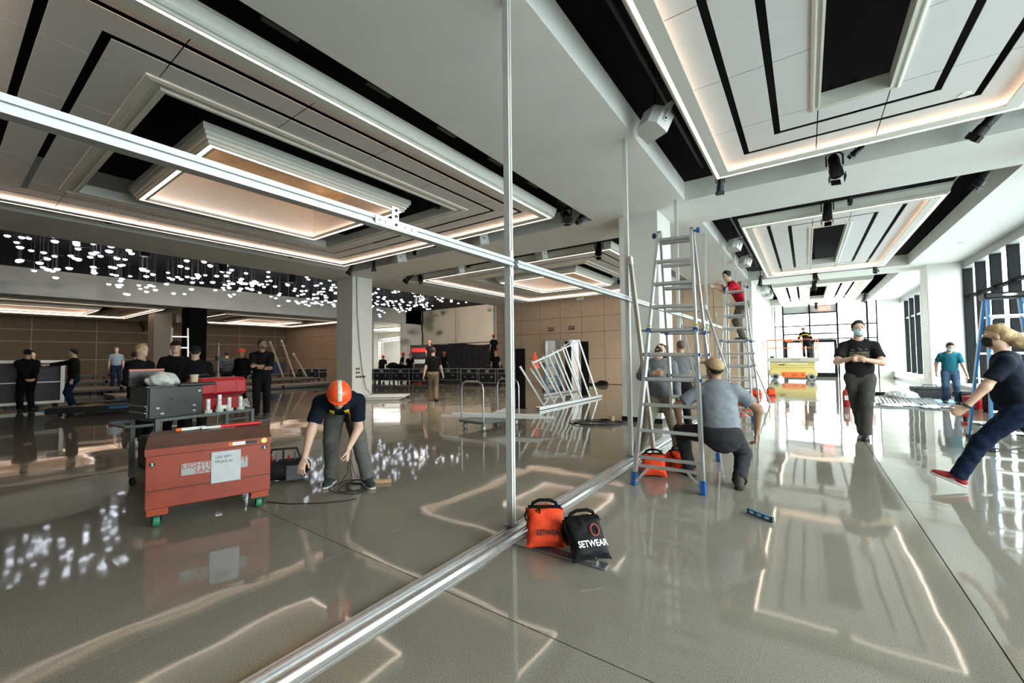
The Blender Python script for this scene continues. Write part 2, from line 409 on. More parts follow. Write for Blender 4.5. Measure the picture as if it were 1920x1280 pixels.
panel_wall('wall_left', 'long dim beige panelled wall behind the stage decks', 'y', -41.9, Y0, 20.6, (1.5, 2.75, 3.55), 3.1, 3.9, 1, pm=mat('beige fabric panel dimmed in colour', (.25, .185, .13), .9, var=.06, vscale=3), jm=M_light, joint=.05)  # dimness of the left hall is put into the panel colour
panel_wall('wall_end', 'dim beige panelled wall with a small exit sign at the stage', 'x', 20.5, -41.9, -29.9, (1.35, 2.6, 3.4), 1.6, -40.2, -1, doors=[(-32.35, -31.2, 2.35)])
def wall(name, label, *bx, m=M_wallw):
    o = MB()
    for b in bx: o.box(*b)
    o = o.build(name, m); return tag(o, label, 'wall', kind='structure')
wall('wall_curtain', 'tall plain wall above the black curtain', (-28.6, -14.8, 26, 26.2, 0, ZT), m=mat('beige plain wall', (.58, .52, .43), .8, var=.08, vscale=.8))
wall('wall_return', 'side wall between the exit wall and the curtain', (-15.05, -14.9, 19.3, 26, 0, ZT), m=M_soffit)
wall('wall_corridor', 'white wall with a red fire alarm beside the scissor lift', (-2.1, -1.75, 19.3, Y1, 0, ZH))
wall('wall_back', 'plain white wall behind', (X0, X1, Y0-.2, Y0, 0, ZT))
wall('wall_side', 'plain wall between the bright side room and the curtain', (-29.4, -28.6, 24.2, 26.2, 0, ZT), m=M_soffit)
wall('wall_room', 'pale wall of the bright side room with a window', (-42, -28.7, 31.3, 31.5, 0, ZH), m=M_soffit)
wall('wall_outer', 'plain outer wall of the side room', (-42.2, -42, 20.6, 31.5, 0, ZH), m=M_soffit)
B(-14.9, -1.75, 19.22, 19.26, ZS-.0, ZS+.02)
# skirting
for nm, bx, lab in (('baseboard_far', (-9.4, -2.1, 19.36, 19.38, 0, .02), 'thin dark skirting under the exit wall'),):
    tag(B(*bx).build(nm, M_blk), lab, 'baseboard', kind='structure')
# doors in the exit wall
for i, (a, b, lab) in enumerate(((-11.55, -10.6, 'open white door leaf in the doorway under the exit sign beside the orange cone'), (-10.25, -9.45, 'open doorway behind the rack of frames'))):
    d = S('door_%d' % (i+1), lab, 'door')
    m = MB(); m.box(a, a+.05, 19.3, 19.56, 0, 2.3); m.box(b-.05, b, 19.3, 19.56, 0, 2.3); m.box(a+.05, b-.05, 19.3, 19.56, 2.25, 2.3); m.build('door_frame', M_lgrey, d)
    m = MB(); m.box(a+.08, a+.13, 19.6, 20.4, .01, 2.24) if i else m.box(a+.42, b-.06, 19.7, 19.75, .01, 2.24); m.build('door_leaf', M_white, d)
t = thing('lobby_fill_light', 'added unseen light panel brightening the lobby behind the exit doorways', 'ceiling light', (-9, 20.9, 4.2)); B(-1.5, 1.5, -.4, .4, .0, .02).build('diffuser', mat('white light panel', (1, 1, 1), .5, emit=(1, .97, .92), es=14), t); B(-1.53, 1.53, -.43, .43, .02, ZS-4.2).build('housing', M_white, t)  # unseen lamp added so the lobby wall shows bright
t = thing('side_room_fill_light', 'added light panel brightening the side room in place of its lit coffer', 'ceiling light', (-33.5, 26.5, 4.295)); B(-3, 3, -.5, .5, .0, .02).build('diffuser', mat('white light panel'), t); B(-3.05, 3.05, -.55, .55, .02, .12).build('housing', M_white, t)  # added panel stands in for the lit coffer there
wall('wall_lobby', 'bright white wall seen through the exit doorways', (-14.8, -2.1, 22.4, 22.5, 0, ZH), m=M_white)
# ---------------------------------------------------------------- columns
def column(label, x0, x1, y0, y1, m, base=True, zt=ZS+.02):
    r = S('column', label, 'column')
    MB().bbox(x0, x1, y0, y1, 0, zt, .012).build('shaft', m, r)
    if base: MB().box(x0-.008, x1+.008, y0-.008, y1+.008, .001, .1).build('base_strip', M_blk, r)
    return r
column('square white column behind the aluminium ladder', -3.28, -2.44, 8.7, 9.7, M_wallw)
cA = column('square grey-white column behind the bending worker', -14.45, -13.45, 8.9, 9.75, M_wallw, base=False)
column('white column at the right behind the man in teal', 3.45, 4.65, 19.8, 20.85, M_wallw, base=False)
column('white column between the windows overhead to the side', 3.45, 4.65, 8.85, 9.9, M_wallw, base=False)
column('distant beige column behind the blonde woman', -34.0, -32.8, 8.0, 8.9, mat('beige column', (.42, .37, .31), .8), base=False)
cB = column('slim black column behind the red tool case', -29.85, -28.65, 8.55, 9.4, mat('matt black column paint', (.004, .004, .004), .95, spec=.1), base=False)
column('grey column beside the bright side room', -29.7, -28.6, 19.9, 20.9, M_soffit, base=False)
column('white pier beside the far glass wall', -2.1, -1.6, 30.9, 31.6, M_wallw, base=False)
# ---------------------------------------------------------------- window walls
XW = 4.42
def window_bay(n, label, y0, y1, fins):
    r = S('window_%d' % n, label, 'window')
    B(3.95, XW+.2, y0, y1, 0, .34).build('sill_wall', M_wallw, r)
    B(3.90, XW+.2, y0, y1, .34, .38).build('window_sill', M_lgrey, r)
    B(3.93, 3.95, y0, y1, .0, .08).build('skirting', M_blk, r)
    B(XW-.12, XW+.14, y0, y1, 4.16, ZS).build('header', mat('grey header panel', (.30, .31, .30), .5), r)
    B(XW-.06, XW+.1, y0, y1, 3.2, 3.27).build('transom', M_lgrey if n == 2 else M_dgrey, r)
    k = int(round((y1-y0)/fins))
    for i in range(k+1):
        y = y0+.04+(y1-y0-.08)*i/k
        B(XW-.11, XW+.1, y-.035, y+.035, .38, 4.16).build('mullion', M_dgrey, r)
        B(XW-.12, XW-.11, y-.045, y+.045, .38, 4.16).build('mullion_cap', M_dgrey if n != 2 else M_lgrey, r)  # far bay caps coloured paler, as edges catching light
    for i in range(k):
        a = y0+.04+(y1-y0-.08)*i/k; b = y0+.04+(y1-y0-.08)*(i+1)/k
        for z0, z1 in ((.38, 3.2), (3.27, 4.16)):
            B(XW+.06, XW+.072, a+.035, b-.035, z0, z1).build('pane', M_glass, r)
window_bay(1, 'tall window wall with deep dark mullions beside the blue stepladder', 9.9, 19.8, 1.32)
window_bay(2, 'distant window wall with deep dark mullions behind the man in teal', 20.85, 31.4, 1.32)
window_bay(3, 'tall window wall with deep dark mullions beside the camera', -1.1, 8.85, 1.32)
wall('wall_right', 'unseen plain white wall beside the windows behind the viewer, closed to cut daylight', (XW-.1, X1+.1, -10, -1.1, 0, ZS))  # unseen stretch kept solid to keep daylight off the near left floor
# far glass wall
r = S('window_4', 'bright glass end wall with dark frames behind the scissor lift', 'window')
YG = 31.3
fx = [-1.6, -1.15, .22, 1.56, 2.92, 3.35]
for x in fx: B(x-.045, x+.045, YG-.08, YG+.08, 0, ZS).build('mullion', M_dgrey, r)
for (a, b) in zip(fx[:-1], fx[1:]):
    zz = [.0, 2.3, 3.12, 4.4] if not (-1.2 < a < 1.5) else [2.28, 2.62, 3.12, 3.9, 4.4]
    for z in zz[(1 if zz[0] == 0 else 0):-1]: B(a+.045, b-.045, YG-.06, YG+.06, z-.035, z+.035).build('transom', M_dgrey, r)
    for z0, z1 in zip(zz[:-1], zz[1:]):
        g = B(a+.045, b-.045, YG-.006, YG+.006, z0+.035, z1-.035)
        if z0 == 3.9: g.build('spandrel_panel', mat('grey spandrel', (.42, .45, .44), .5), r)
        else: g.build('pane', M_glass, r)
tag(B(3.35, 4.7, YG-.1, YG+.1, 0, ZS).build('wall_pier', M_wallw), 'white pier at the right of the far glass wall', 'wall', kind='structure')
d = S('door_3', 'dark framed glass double door in the far glass wall', 'door')
for a, b in ((-1.1, .18), (.26, 1.5)):
    m = MB(); m.box(a, a+.14, YG-.05, YG+.05, 0, 2.24); m.box(b-.14, b, YG-.05, YG+.05, 0, 2.24); m.box(a+.14, b-.14, YG-.05, YG+.05, 2.08, 2.24); m.box(a+.14, b-.14, YG-.05, YG+.05, 0, .25)
    m.build('door_leaf', M_dgrey, d)
    B(a+.14, b-.14, YG-.006, YG+.006, .25, 2.08).build('pane', M_glass, d)
# window of the side room
r = S('window_5', 'narrow bright window of the side room', 'window')
B(-37.2, -36.2, 31.27, 31.29, .3, 3.7).build('pane', mat('pane glowing for daylight', (1, 1, 1), .5, emit=(.9, .96, 1), es=6), r)  # pane itself glows for daylight; the wall behind is solid
m = MB()
for z in (.3, 1.3, 2.3, 3.7): m.box(-37.25, -36.15, 31.22, 31.29, z-.03, z+.03)
m.build('window_frame', M_dgrey, r)
# outside
tag(B(-300, 500, Y1+.3, 900, -1.2, -1.0).build('ground', mat('pale wet terrace', (.55, .57, .58), .4, var=.1, vscale=.2)), 'pale terrace and water outside the far glass wall', 'ground', kind='structure')
tag(B(X1+.3, 500, -200, Y1+.3, -1.2, -1.0).build('ground_side', mat('pale wet terrace')), 'pale terrace outside the side windows', 'ground', kind='structure')
random.seed(5)
hz = [mat('haze-coloured building %d' % i, c_, .9, var=.15, vscale=.06) for i, c_ in enumerate(((.52, .56, .60), (.60, .62, .63), (.46, .52, .50)))]  # distance haze is put into these pale colours
for i in range(16):
    x = -60+i*13+random.uniform(-2, 2); y = 230+random.uniform(0, 60); h = random.choice((7, 9, 12, 15, 22)); ww = random.uniform(6, 9)
    b = thing('distant_building', 'pale haze-coloured building on the skyline, %s from the left' % ('first second third fourth fifth sixth seventh eighth ninth tenth eleventh twelfth thirteenth fourteenth fifteenth sixteenth'.split()[i]), 'building', (x, y, -1), group='hazy skyline buildings beyond the glass')
    B(-ww/2, ww/2, -6, 6, 0, h).build('facade', hz[i % 3], b); B(-ww/2+1, ww/2-3, -5, 5, h, h+1.2).build('roof_plant', hz[(i+1) % 3], b)
# ================================================================ PEOPLE: smooth bodies grown from limb volumes
def nrm(v): v = np.asarray(v, float); return v/max(1e-9, np.linalg.norm(v))
def smin(a, b, k):
    h = np.clip(.5+.5*(b-a)/k, 0, 1); return b+(a-b)*h-k*h*(1-h)
class Vol:
    def __init__(s): s.p = []; s.sub = []; s.cuts = []; s.wr = 0.; s.cw = 0.
    def cap(s, a, b, ra, rb, k=.03, flat=None, cut=None):
        """tapered limb; flat=(axis, sx, sy) squashes the section; cut=[(point, normal)] trims this limb alone"""
        s.p.append(('c', np.array(a, float), np.array(b, float), ra, rb, k, flat, cut)); return s
    def ell(s, c, r, fr=None, k=.03, cut=None):
        s.p.append(('e', np.array(c, float), np.array(r, float), np.eye(3) if fr is None else np.array(fr, float), k, cut)); return s
    def hole(s, c, r, k=.01): s.sub.append((np.array(c, float), r, k)); return s
    def cutall(s, p, n): s.cuts.append((np.array(p, float), nrm(n))); return s
    def bounds(s):
        lo = np.full(3, 1e9); hi = -lo
        for p in s.p:
            if p[0] == 'c':
                r = max(p[3], p[4])*(max(p[6][1], p[6][2]) if p[6] else 1)
                for q in (p[1], p[2]): lo = np.minimum(lo, q-r); hi = np.maximum(hi, q+r)
            else:
                r = max(p[2]); lo = np.minimum(lo, p[1]-r); hi = np.maximum(hi, p[1]+r)
        return lo-.03, hi+.03
    def ev(s, P):
        F = None; lo, hi = P.min(0)-.13, P.max(0)+.13
        for p in s.p:
            if p[0] == 'c':
                rr = max(p[3], p[4])*(max(p[6][1], p[6][2]) if p[6] else 1); l_, h_ = np.minimum(p[1], p[2])-rr, np.maximum(p[1], p[2])+rr
            else: l_, h_ = p[1]-max(p[2]), p[1]+max(p[2])
            if (l_ > hi).any() or (h_ < lo).any(): continue
            if p[0] == 'c':
                _, a, b, ra, rb, k, flat, cut = p; ab = b-a; L2 = float(ab@ab)+1e-12
                t = np.clip((P-a)@ab/L2, 0, 1); q = P-a-t[:, None]*ab; r = ra+(rb-ra)*t
                if flat:
                    l = q@flat[0]; rest = np.sqrt(np.maximum((q*q).sum(1)-l*l, 0))
                    d = (np.sqrt((l/flat[1])**2+(rest/flat[2])**2)-r)*min(flat[1], flat[2], 1)
                else: d = np.sqrt((q*q).sum(1))-r
            else:
                _, c, r, fr, k, cut = p; q = (P-c)@fr.T/r; n = np.sqrt((q*q).sum(1))
                d = (n-1)*float(min(r))*.5+(n-1)*float(np.mean(r))*.5
            if cut:
                for cp, cn in cut:
                    e = (P-np.asarray(cp))@nrm(cn)
                    if s.cw: e = e+s.cw*(np.sin(140*P[:, 0]+60*P[:, 2])+np.sin(95*P[:, 1]-80*P[:, 0]+1.7)+.6*np.sin(230*P[:, 0]+170*P[:, 1]))
                    d = np.maximum(d, e)
            F = d if F is None else smin(F, d, k)
        if F is None: return np.full(len(P), .5)
        for c, r, k in s.sub:
            d = r-np.sqrt(((P-c)**2).sum(1)); F = -smin(-F, -d, k)
        if s.wr:
            x, y, z = P[:, 0], P[:, 1], P[:, 2]
            F = F+s.wr*(np.sin(31*z+9*x+4*np.sin(13*y+7*x))*.5+np.sin(47*x+23*z+5*np.sin(17*z))*.3+np.sin(53*y-29*z+3*np.sin(21*x))*.3)
        for c, n in s.cuts: F = np.maximum(F, (P-c)@n)
        return F
def polygonize(vol, h):
    lo, hi = vol.bounds(); B8 = 6
    nb = np.maximum(1, np.ceil((hi-lo)/(h*B8)).astype(int)); n = nb*B8+1
    ctr = [lo[i]+(np.arange(nb[i])+.5)*h*B8 for i in range(3)]
    G = np.stack(np.meshgrid(*ctr, indexing='ij'), -1).reshape(-1, 3)
    oc = np.lexsort((G[:, 1]//.12, G[:, 0]//.12, G[:, 2]//.12)); d = np.empty(len(G))
    for i in range(0, len(G), 400): d[oc[i:i+400]] = vol.ev(G[oc[i:i+400]])
    act = np.abs(d) < h*B8*1.45+.012
    A = np.empty(tuple(n), np.float32); sg = np.where(d < 0, -1., 1.).reshape(tuple(nb))
    big = np.repeat(np.repeat(np.repeat(sg, B8, 0), B8, 1), B8, 2)
    A[:] = 1.; A[:-1, :-1, :-1] = big
    idx = np.argwhere(act.reshape(tuple(nb)))
    o = np.arange(B8); O = np.stack(np.meshgrid(o, o, o, indexing='ij'), -1).reshape(-1, 3)
    if len(idx):
        q = idx*B8*h; idx = idx[np.lexsort((q[:, 1]//.13, q[:, 0]//.13, q[:, 2]//.13))]
    for i in range(0, len(idx), 30):
        I = (idx[i:i+30, None, :]*B8+O[None]).reshape(-1, 3)
        A[I[:, 0], I[:, 1], I[:, 2]] = vol.ev(lo+I*h)
    A[0] = A[-1] = 1; A[:, 0] = A[:, -1] = 1; A[:, :, 0] = A[:, :, -1] = 1
    S_ = A < 0
    c8 = [S_[i:n[0]-1+i, j:n[1]-1+j, k:n[2]-1+k] for i in (0, 1) for j in (0, 1) for k in (0, 1)]
    cnt = sum(c.astype(np.int8) for c in c8); cells = np.argwhere((cnt > 0) & (cnt < 8))
    vid = np.full(tuple(n-1), -1, np.int64); vid[tuple(cells.T)] = np.arange(len(cells))
    acc = np.zeros((len(cells), 3)); num = np.zeros(len(cells))
    offs = [(i, j, k) for i in (0, 1) for j in (0, 1) for k in (0, 1)]
    for a in offs:
        for ax in range(3):
            if a[ax]: continue
            b = list(a); b[ax] = 1
            fa = A[cells[:, 0]+a[0], cells[:, 1]+a[1], cells[:, 2]+a[2]]; fb = A[cells[:, 0]+b[0], cells[:, 1]+b[1], cells[:, 2]+b[2]]
            m = (fa < 0) != (fb < 0); t = np.where(m, fa/np.where(m, fa-fb, 1), 0)
            p = np.tile(np.array(a, float), (len(cells), 1)); p[:, ax] += t
            acc[m] += p[m]; num[m] += 1
    V = lo+(cells+acc/np.maximum(num, 1)[:, None])*h
    fs = []
    for ax in range(3):
        u, v = (ax+1) % 3, (ax+2) % 3
        sl0 = [slice(1, -1)]*3; sl1 = [slice(1, -1)]*3; sl0[ax] = slice(0, n[ax]-1); sl1[ax] = slice(1, n[ax])
        s0 = S_[tuple(sl0)]; s1 = S_[tuple(sl1)]; e = np.argwhere(s0 != s1)
        off = np.ones(3, int); off[ax] = 0; e = e+off
        fwd = S_[tuple(e.T)]
        def cid(du, dv):
            q = e.copy(); q[:, u] -= du; q[:, v] -= dv; return vid[tuple(q.T)]
        a, b, c, d_ = cid(1, 1), cid(0, 1), cid(0, 0), cid(1, 0)
        f = np.stack([a, b, c, d_], 1); f[~fwd] = f[~fwd][:, ::-1]; fs.append(f)
    Fc = np.concatenate(fs); Fc = Fc[(Fc >= 0).all(1)]
    return V, Fc
def vol_mesh(name, vol, h, relax=1, more=()):
    V, Fc = polygonize(vol, h)
    V = smooth_verts(V, Fc, relax)
    for (v2, h2) in more:
        a, b = polygonize(v2, h2); a = smooth_verts(a, b, 1); Fc = np.concatenate([Fc, b+len(V)]); V = np.concatenate([V, a])
    return np_mesh(name, V, Fc)
def smooth_verts(V, Fc, relax):
    for _ in range(relax):
        A = np.zeros_like(V); N = np.zeros(len(V))
        for i in range(4):
            np.add.at(A, Fc[:, i], V[Fc[:, (i+1) % 4]]); np.add.at(A, Fc[:, i], V[Fc[:, (i+3) % 4]]); np.add.at(N, Fc[:, i], 2)
        V = V*.6+.4*A/np.maximum(N, 1)[:, None]
    return V
def np_mesh(name, V, Fc):
    me = D.meshes.new(name); me.vertices.add(len(V)); me.vertices.foreach_set('co', V.ravel().astype(np.float32))
    me.loops.add(len(Fc)*4); me.loops.foreach_set('vertex_index', Fc.ravel().astype(np.int32))
    me.polygons.add(len(Fc)); me.polygons.foreach_set('loop_start', np.arange(0, len(Fc)*4, 4, dtype=np.int32))
    me.polygons.foreach_set('use_smooth', np.ones(len(Fc), bool)); me.update(calc_edges=True); me.validate()
    return me
def ik(a, b, l1, l2, pole):
    a, b = np.array(a, float), np.array(b, float); d = b-a; L = np.linalg.norm(d)
    if L > (l1+l2)*.999: b = a+d/L*(l1+l2)*.999; d = b-a; L = np.linalg.norm(d)
    x = (l1*l1-l2*l2+L*L)/(2*L); hh = math.sqrt(max(0, l1*l1-x*x)); u = d/L
    p = np.array(pole, float); p = p-u*(p@u); p = nrm(p)
    return a+u*x+p*hh, b
def skinmat(i): 
    c = [(.62, .40, .30), (.50, .31, .22), (.30, .17, .11), (.56, .38, .29)][i]
    return mat('skin tone %d' % i, c, .5, var=.06, vscale=14, sub=.08)
def cloth(name, c, var=.12, rough=.85): return mat(name, c, rough, var=var, vscale=22, bump=.25, bscale=220, spec=.15)
def rotv(v, ax, ang):
    ax = nrm(ax); v = np.asarray(v, float); c, s = math.cos(ang), math.sin(ang)
    return v*c+np.cross(ax, v)*s+ax*(ax@v)*(1-c)
def person(label, loc, rz, H=1.75, h=.012, lean=0., side=0., lean2=None, twist=0., hipz=None, hipx=0., hipy=0., feet=None, footyaw=(-8, 8), footpitch=(0, 0), footz=(0, 0),
           hands=None, poles=None, knees=None, handdir=(None, None), palm=(None, None), curl=(.5, .5), head=(0, 0, 0), skin=0, build=1., belly=0.,
           shirt=None, sleeve='short', trousers=None, shoes=None, sole=None, hair=None, hairkind='short', hat=None, hatkind=None, mask=None, beard=None,
           z0=0., collar=None, group=None, extra=None, fine=None, hem=.0, cuffs=.07, group_cat='person'):
    s = H/1.75; r = thing('person', label, group_cat, (loc[0], loc[1], z0), R(rz), group)
    X = np.array([1., 0, 0]); Yv = np.array([0, 1., 0]); Zv = np.array([0, 0, 1.])
    lean2 = lean if lean2 is None else lean2
    def dirv(a, sd): v = rotv(Zv, X, -R(a)); return rotv(v, Yv, R(sd))
    u1, u2 = dirv(lean, side), dirv(lean2, side)
    P = np.array([hipx, hipy, hipz if hipz else .93*s]); waist = P+u1*.15*s; chest = waist+u2*.20*s; neck = chest+u2*.19*s
    lat = rotv(X, Zv, R(twist)); lat = nrm(lat-u2*(lat@u2)); fwd = np.cross(u2, lat)*1.; fwd = nrm(np.cross(u2, lat))
    latp = X; fwdp = nrm(np.cross(u1, latp))
    bw = build
    sh = [chest+u2*.118*s-lat*.170*s*(.55+.45*bw), chest+u2*.118*s+lat*.170*s*(.55+.45*bw)]   # 0 = left (-x), 1 = right
    hp = [P-latp*.09*s-u1*.02, P+latp*.09*s-u1*.02]
    feet = feet or [(-.11, 0), (.11, 0)]
    knees = knees or [(0, 1, 0), (0, 1, 0)]
    kn, an = [0, 0], [0, 0]
    for i in (0, 1):
        t = np.array([feet[i][0], feet[i][1], .085*s+footz[i]]); kn[i], an[i] = ik(hp[i], t, .435*s, .425*s, knees[i])
    hands = hands or [None, None]; el, wr = [0, 0], [0, 0]; poles = poles or [None, None]
    for i in (0, 1):
        sg = -1 if i == 0 else 1
        t = hands[i]
        if t is None: t = sh[i]+np.array([sg*.07, .03, -.53])*s
        pl = poles[i] if poles[i] is not None else (sg*.4, -1, -.2)
        el[i], wr[i] = ik(sh[i], t, .295*s, .26*s, pl)
    # ---- head frame
    hy, hpch, hr = head; hb = neck+u2*.035*s
    hf = rotv(Yv, Zv, R(hy)); hrt = np.cross(hf, Zv); hf = rotv(hf, hrt, R(hpch)); hu = np.cross(hrt, hf); hu = rotv(hu, hf, R(hr)); hrt = np.cross(hf, hu)
    hc = hb+u2*.05*s+hu*.105*s+hf*.018*s; fr = np.array([hrt, hf, hu])
    hs = s*1.0
    fn = fine if fine else h
    v = Vol()
    # torso and legs under the clothes
    v.cap(P, waist, .10*s*bw, .10*s*bw, .05, (fwdp, .85, 1.25)); v.cap(waist, chest+u2*.06*s, .10*s*bw, .105*s*bw, .05, (fwd, .85, 1.35))
    for i in (0, 1):
        v.cap(chest+u2*.13*s, sh[i], .06*s, .05*s, .05); v.cap(hp[i], kn[i], .072*s*bw, .05*s, .03); v.cap(kn[i], an[i], .05*s, .034*s, .03)
    v.cap(neck-u2*.04*s, hb+u2*.05*s, .056*s, .053*s, .03); v.cap(hb+u2*.03*s, hc-hu*.03*s-hf*.01, .052*s, .055*s, .03)
    # head
    v.ell(hc+hu*.025*hs-hf*.012*hs, (.074*hs, .094*hs, .088*hs), fr, .03)
    v.ell(hc-hu*.045*hs+hf*.022*hs, (.058*hs, .066*hs, .070*hs), fr, .03)
    v.ell(hc-hu*.094*hs+hf*.058*hs, (.026*hs, .022*hs, .019*hs), fr, .025)
    v.cap(hc+hu*.012*hs+hf*.083*hs, hc-hu*.026*hs+hf*.104*hs, .010*hs, .0145*hs, .012)
    for sg in (-1, 1):
        v.ell(hc-hrt*sg*.077*hs-hf*.008*hs-hu*.008*hs, (.011*hs, .020*hs, .032*hs), fr, .008)
        v.ell(hc-hrt*sg*.035*hs+hf*.075*hs+hu*.030*hs, (.030*hs, .014*hs, .010*hs), fr, .012)
        v.hole(hc+hrt*sg*.031*hs+hf*.098*hs+hu*.008*hs, .017*hs, .012)
    v.ell(hc-hu*.058*hs+hf*.083*hs, (.026*hs, .012*hs, .009*hs), fr, .008)
    # arms and hands
    hvs = []
    for i in (0, 1):
        sg = -1 if i == 0 else 1
        v.cap(sh[i], el[i], .053*s*bw, .040*s*bw, .03); v.cap(el[i], wr[i], .043*s*bw, .027*s, .025)
        hd = nrm(handdir[i]) if handdir[i] is not None else nrm(wr[i]-el[i])
        pn = np.array(palm[i], float) if palm[i] is not None else np.array([-sg, .2, 0.])
        pn = nrm(pn-hd*(pn@hd)); th = np.cross(hd, pn)*(1 if i == 1 else -1)
        kn_ = wr[i]+hd*.088*s
        c_ = curl[i]
        if h < .02:
            hv = Vol(); hvs.append((hv, .0046*s)); hv.cap(el[i]+(wr[i]-el[i])*.80, wr[i], .030*s, .0265*s, .02)
        else: hv = v
        hv.cap(wr[i], kn_, .027*s, .036*s, .015, (pn, .48, 1.15))
        for j, (o, L) in enumerate(((.0325, .078), (.011, .086), (-.0105, .080), (-.0315, .064))):
            b0 = kn_+th*o*s; hd0 = hd; hd = nrm(hd0+th*o*2.2); d1 = rotv(hd, np.cross(hd, pn), c_*.75); d2 = rotv(hd, np.cross(hd, pn), c_*1.75); d3 = rotv(hd, np.cross(hd, pn), c_*2.4)
            p1 = b0+d1*L*.45*s; p2 = p1+d2*L*.33*s; p3 = p2+d3*L*.25*s
            hd = hd0; hv.cap(b0-hd*.012, p1, .0090*s, .0084*s, .003); hv.cap(p1, p2, .0084*s, .0080*s, .003); hv.cap(p2, p3, .0080*s, .0070*s, .003)
        t0 = wr[i]+hd*.028*s+th*.026*s; t1 = t0+nrm(hd*.75+th*.75+pn*.35)*.045*s; t2 = t1+nrm(hd*.9+th*.25+pn*.3*(1+c_))*.036*s
        hv.cap(t0, t1, .0135*s, .0105*s, .010); hv.cap(t1, t2, .0105*s, .008*s, .005)
    link('body', vol_mesh('body', v, fn, 1, hvs), skinmat(skin), r)
    # eyes
    if h < .0145:
        for sg in (-1, 1):
            e = hc+hrt*sg*.031*hs+hf*.0745*hs+hu*.007*hs
            m = MB().sphere(e, .0118*hs, 8, 6, (1, 1, .8)); o = m.build('eye', mat('eye white', (.36, .34, .32), .25), r, smooth=True)
            MB().sphere(e+hf*.0068*hs, .0064*hs, 8, 6).build('iris', mat('dark iris', (.03, .02, .015), .2), o, smooth=True)
            MB().tube([hc+hrt*sg*(.014+.010*k)*hs+hf*(.0895-.0028*k*k)*hs+hu*(.030+.002*math.sin(k*1.2))*hs for k in range(4)], .0042*hs, 6).build('eyebrow', hair or mat('dark brown hair', (.02, .014, .01), .7), r)
    g = 1.0 if h < .02 else .5; SV = None
    # shirt
    if shirt:
        v = Vol(); v.wr = .0035*g; hemp = P+u1*(.02-hem)*s; a = .014*s
        tc = [(hemp, -u1)]
        v.cap(P-u1*.10*s, waist, .118*s*bw+a, (.113*bw+belly*.5)*s+a, .05, (fwdp, .84, 1.22), tc); v.cap(waist, chest+u2*.05*s, (.112*bw+belly*.35)*s+a, .115*s*bw+a, .05, (fwd, .86, 1.22), tc)
        v.cap(chest+u2*.0*s, chest+u2*.13*s, .108*s*bw+a, .082*s*bw+a, .05, (fwd, .86, 1.28))
        if belly: v.ell(waist-u1*.02*s+fwd*.07*s, (.125*s*bw, .105*s*bw, .13*s), None, .05, tc)
        for i in (0, 1):
            v.cap(chest+u2*.145*s, sh[i], .050*s+a, .046*s*bw+a, .05)
            if sleeve == 'short':
                e_ = sh[i]+(el[i]-sh[i])*.72; v.cap(sh[i], el[i], .052*s*bw+a, .054*s*bw+a, .03, None, [(e_, el[i]-sh[i])])
            elif sleeve == 'long':
                e_ = wr[i]-(wr[i]-el[i])*.10
                v.cap(sh[i], el[i], .058*s*bw+a, .046*s*bw+a, .03); v.cap(el[i], wr[i], .046*s*bw+a, .033*s+a, .02, None, [(e_, wr[i]-el[i])])
            else:
                e_ = el[i]+(wr[i]-el[i])*.45
                v.cap(sh[i], el[i], .058*s*bw+a, .050*s*bw+a, .03); v.cap(el[i], wr[i], .050*s*bw+a, .04*s+a, .02, None, [(e_, wr[i]-el[i])])
        v.hole(neck+u2*.055*s+fwd*.012*s, .078*s, .015)
        link('shirt', vol_mesh('shirt', v, h), shirt, r); SV = v
        if collar:
            v = Vol(); v.cap(neck-u2*.035*s, neck+u2*.045*s, .078*s, .068*s, .02); v.cutall(neck+u2*.05*s, u2)
            link('collar', vol_mesh('collar', v, h), collar, r)
    if trousers:
        v = Vol(); v.wr = .006*g; a = .016*s; top = P+u1*.085*s
        v.cap(P-u1*.05*s, P+u1*.12*s, .108*s*bw+a, (.104*bw+belly*.3)*s+a, .05, (fwdp, .86, 1.22), [(top, u1)])
        v.ell(P-u1*.04*s-fwdp*.035*s, (.15*s*bw, .105*s, .11*s), None, .05)
        for i in (0, 1):
            v.cap(hp[i], kn[i], .086*s*bw+a, .058*s*bw+a, .03)
            e_ = an[i]-(an[i]-kn[i])*(-.02 if cuffs < .1 else cuffs); v.cap(kn[i], an[i], .058*s*bw+a, .048*s+a, .03, None, [(e_, an[i]-kn[i])])
            v.cap(kn[i]+(an[i]-kn[i])*.8, an[i], .05*s+a, .058*s+a, .015, None, [(e_, an[i]-kn[i])])
        link('trousers', vol_mesh('trousers', v, h), trousers, r)
    if shoes:
        for i in (0, 1):
            fy = R(footyaw[i]); fd = np.array([-math.sin(fy), math.cos(fy), 0.]); pt = R(footpitch[i]); lt = np.cross(fd, Zv); fd = rotv(fd, lt, pt); fu = np.cross(lt, fd)
            a0 = an[i]; heel = a0-fu*.045*s-fd*.045*s; ball = a0-fu*.050*s+fd*.12*s; toe = a0-fu*.055*s+fd*.165*s
            fs = h*.8 if h < .02 else h
            v = Vol(); v.cap(a0+fu*.03*s, heel, .045*s, .043*s, .02); v.cap(a0-fu*.0, ball, .042*s, .038*s, .03, (fu, .8, 1.12)); v.cap(ball, toe, .040*s, .030*s, .02, (fu, .75, 1.15)); v.cutall(a0-fu*.068*s, -fu)
            o = link('shoe', vol_mesh('shoe', v, fs), shoes, r)
            v = Vol(); v.cap(heel-fu*.03*s, ball-fu*.02*s, .047*s, .050*s, .01); v.cap(ball-fu*.02*s, toe-fu*.012*s, .050*s, .040*s, .01); v.cutall(a0-fu*.060*s, fu); v.cutall(a0-fu*.085*s, -fu)
            link('sole', vol_mesh('sole', v, fs), sole or M_rub, o)
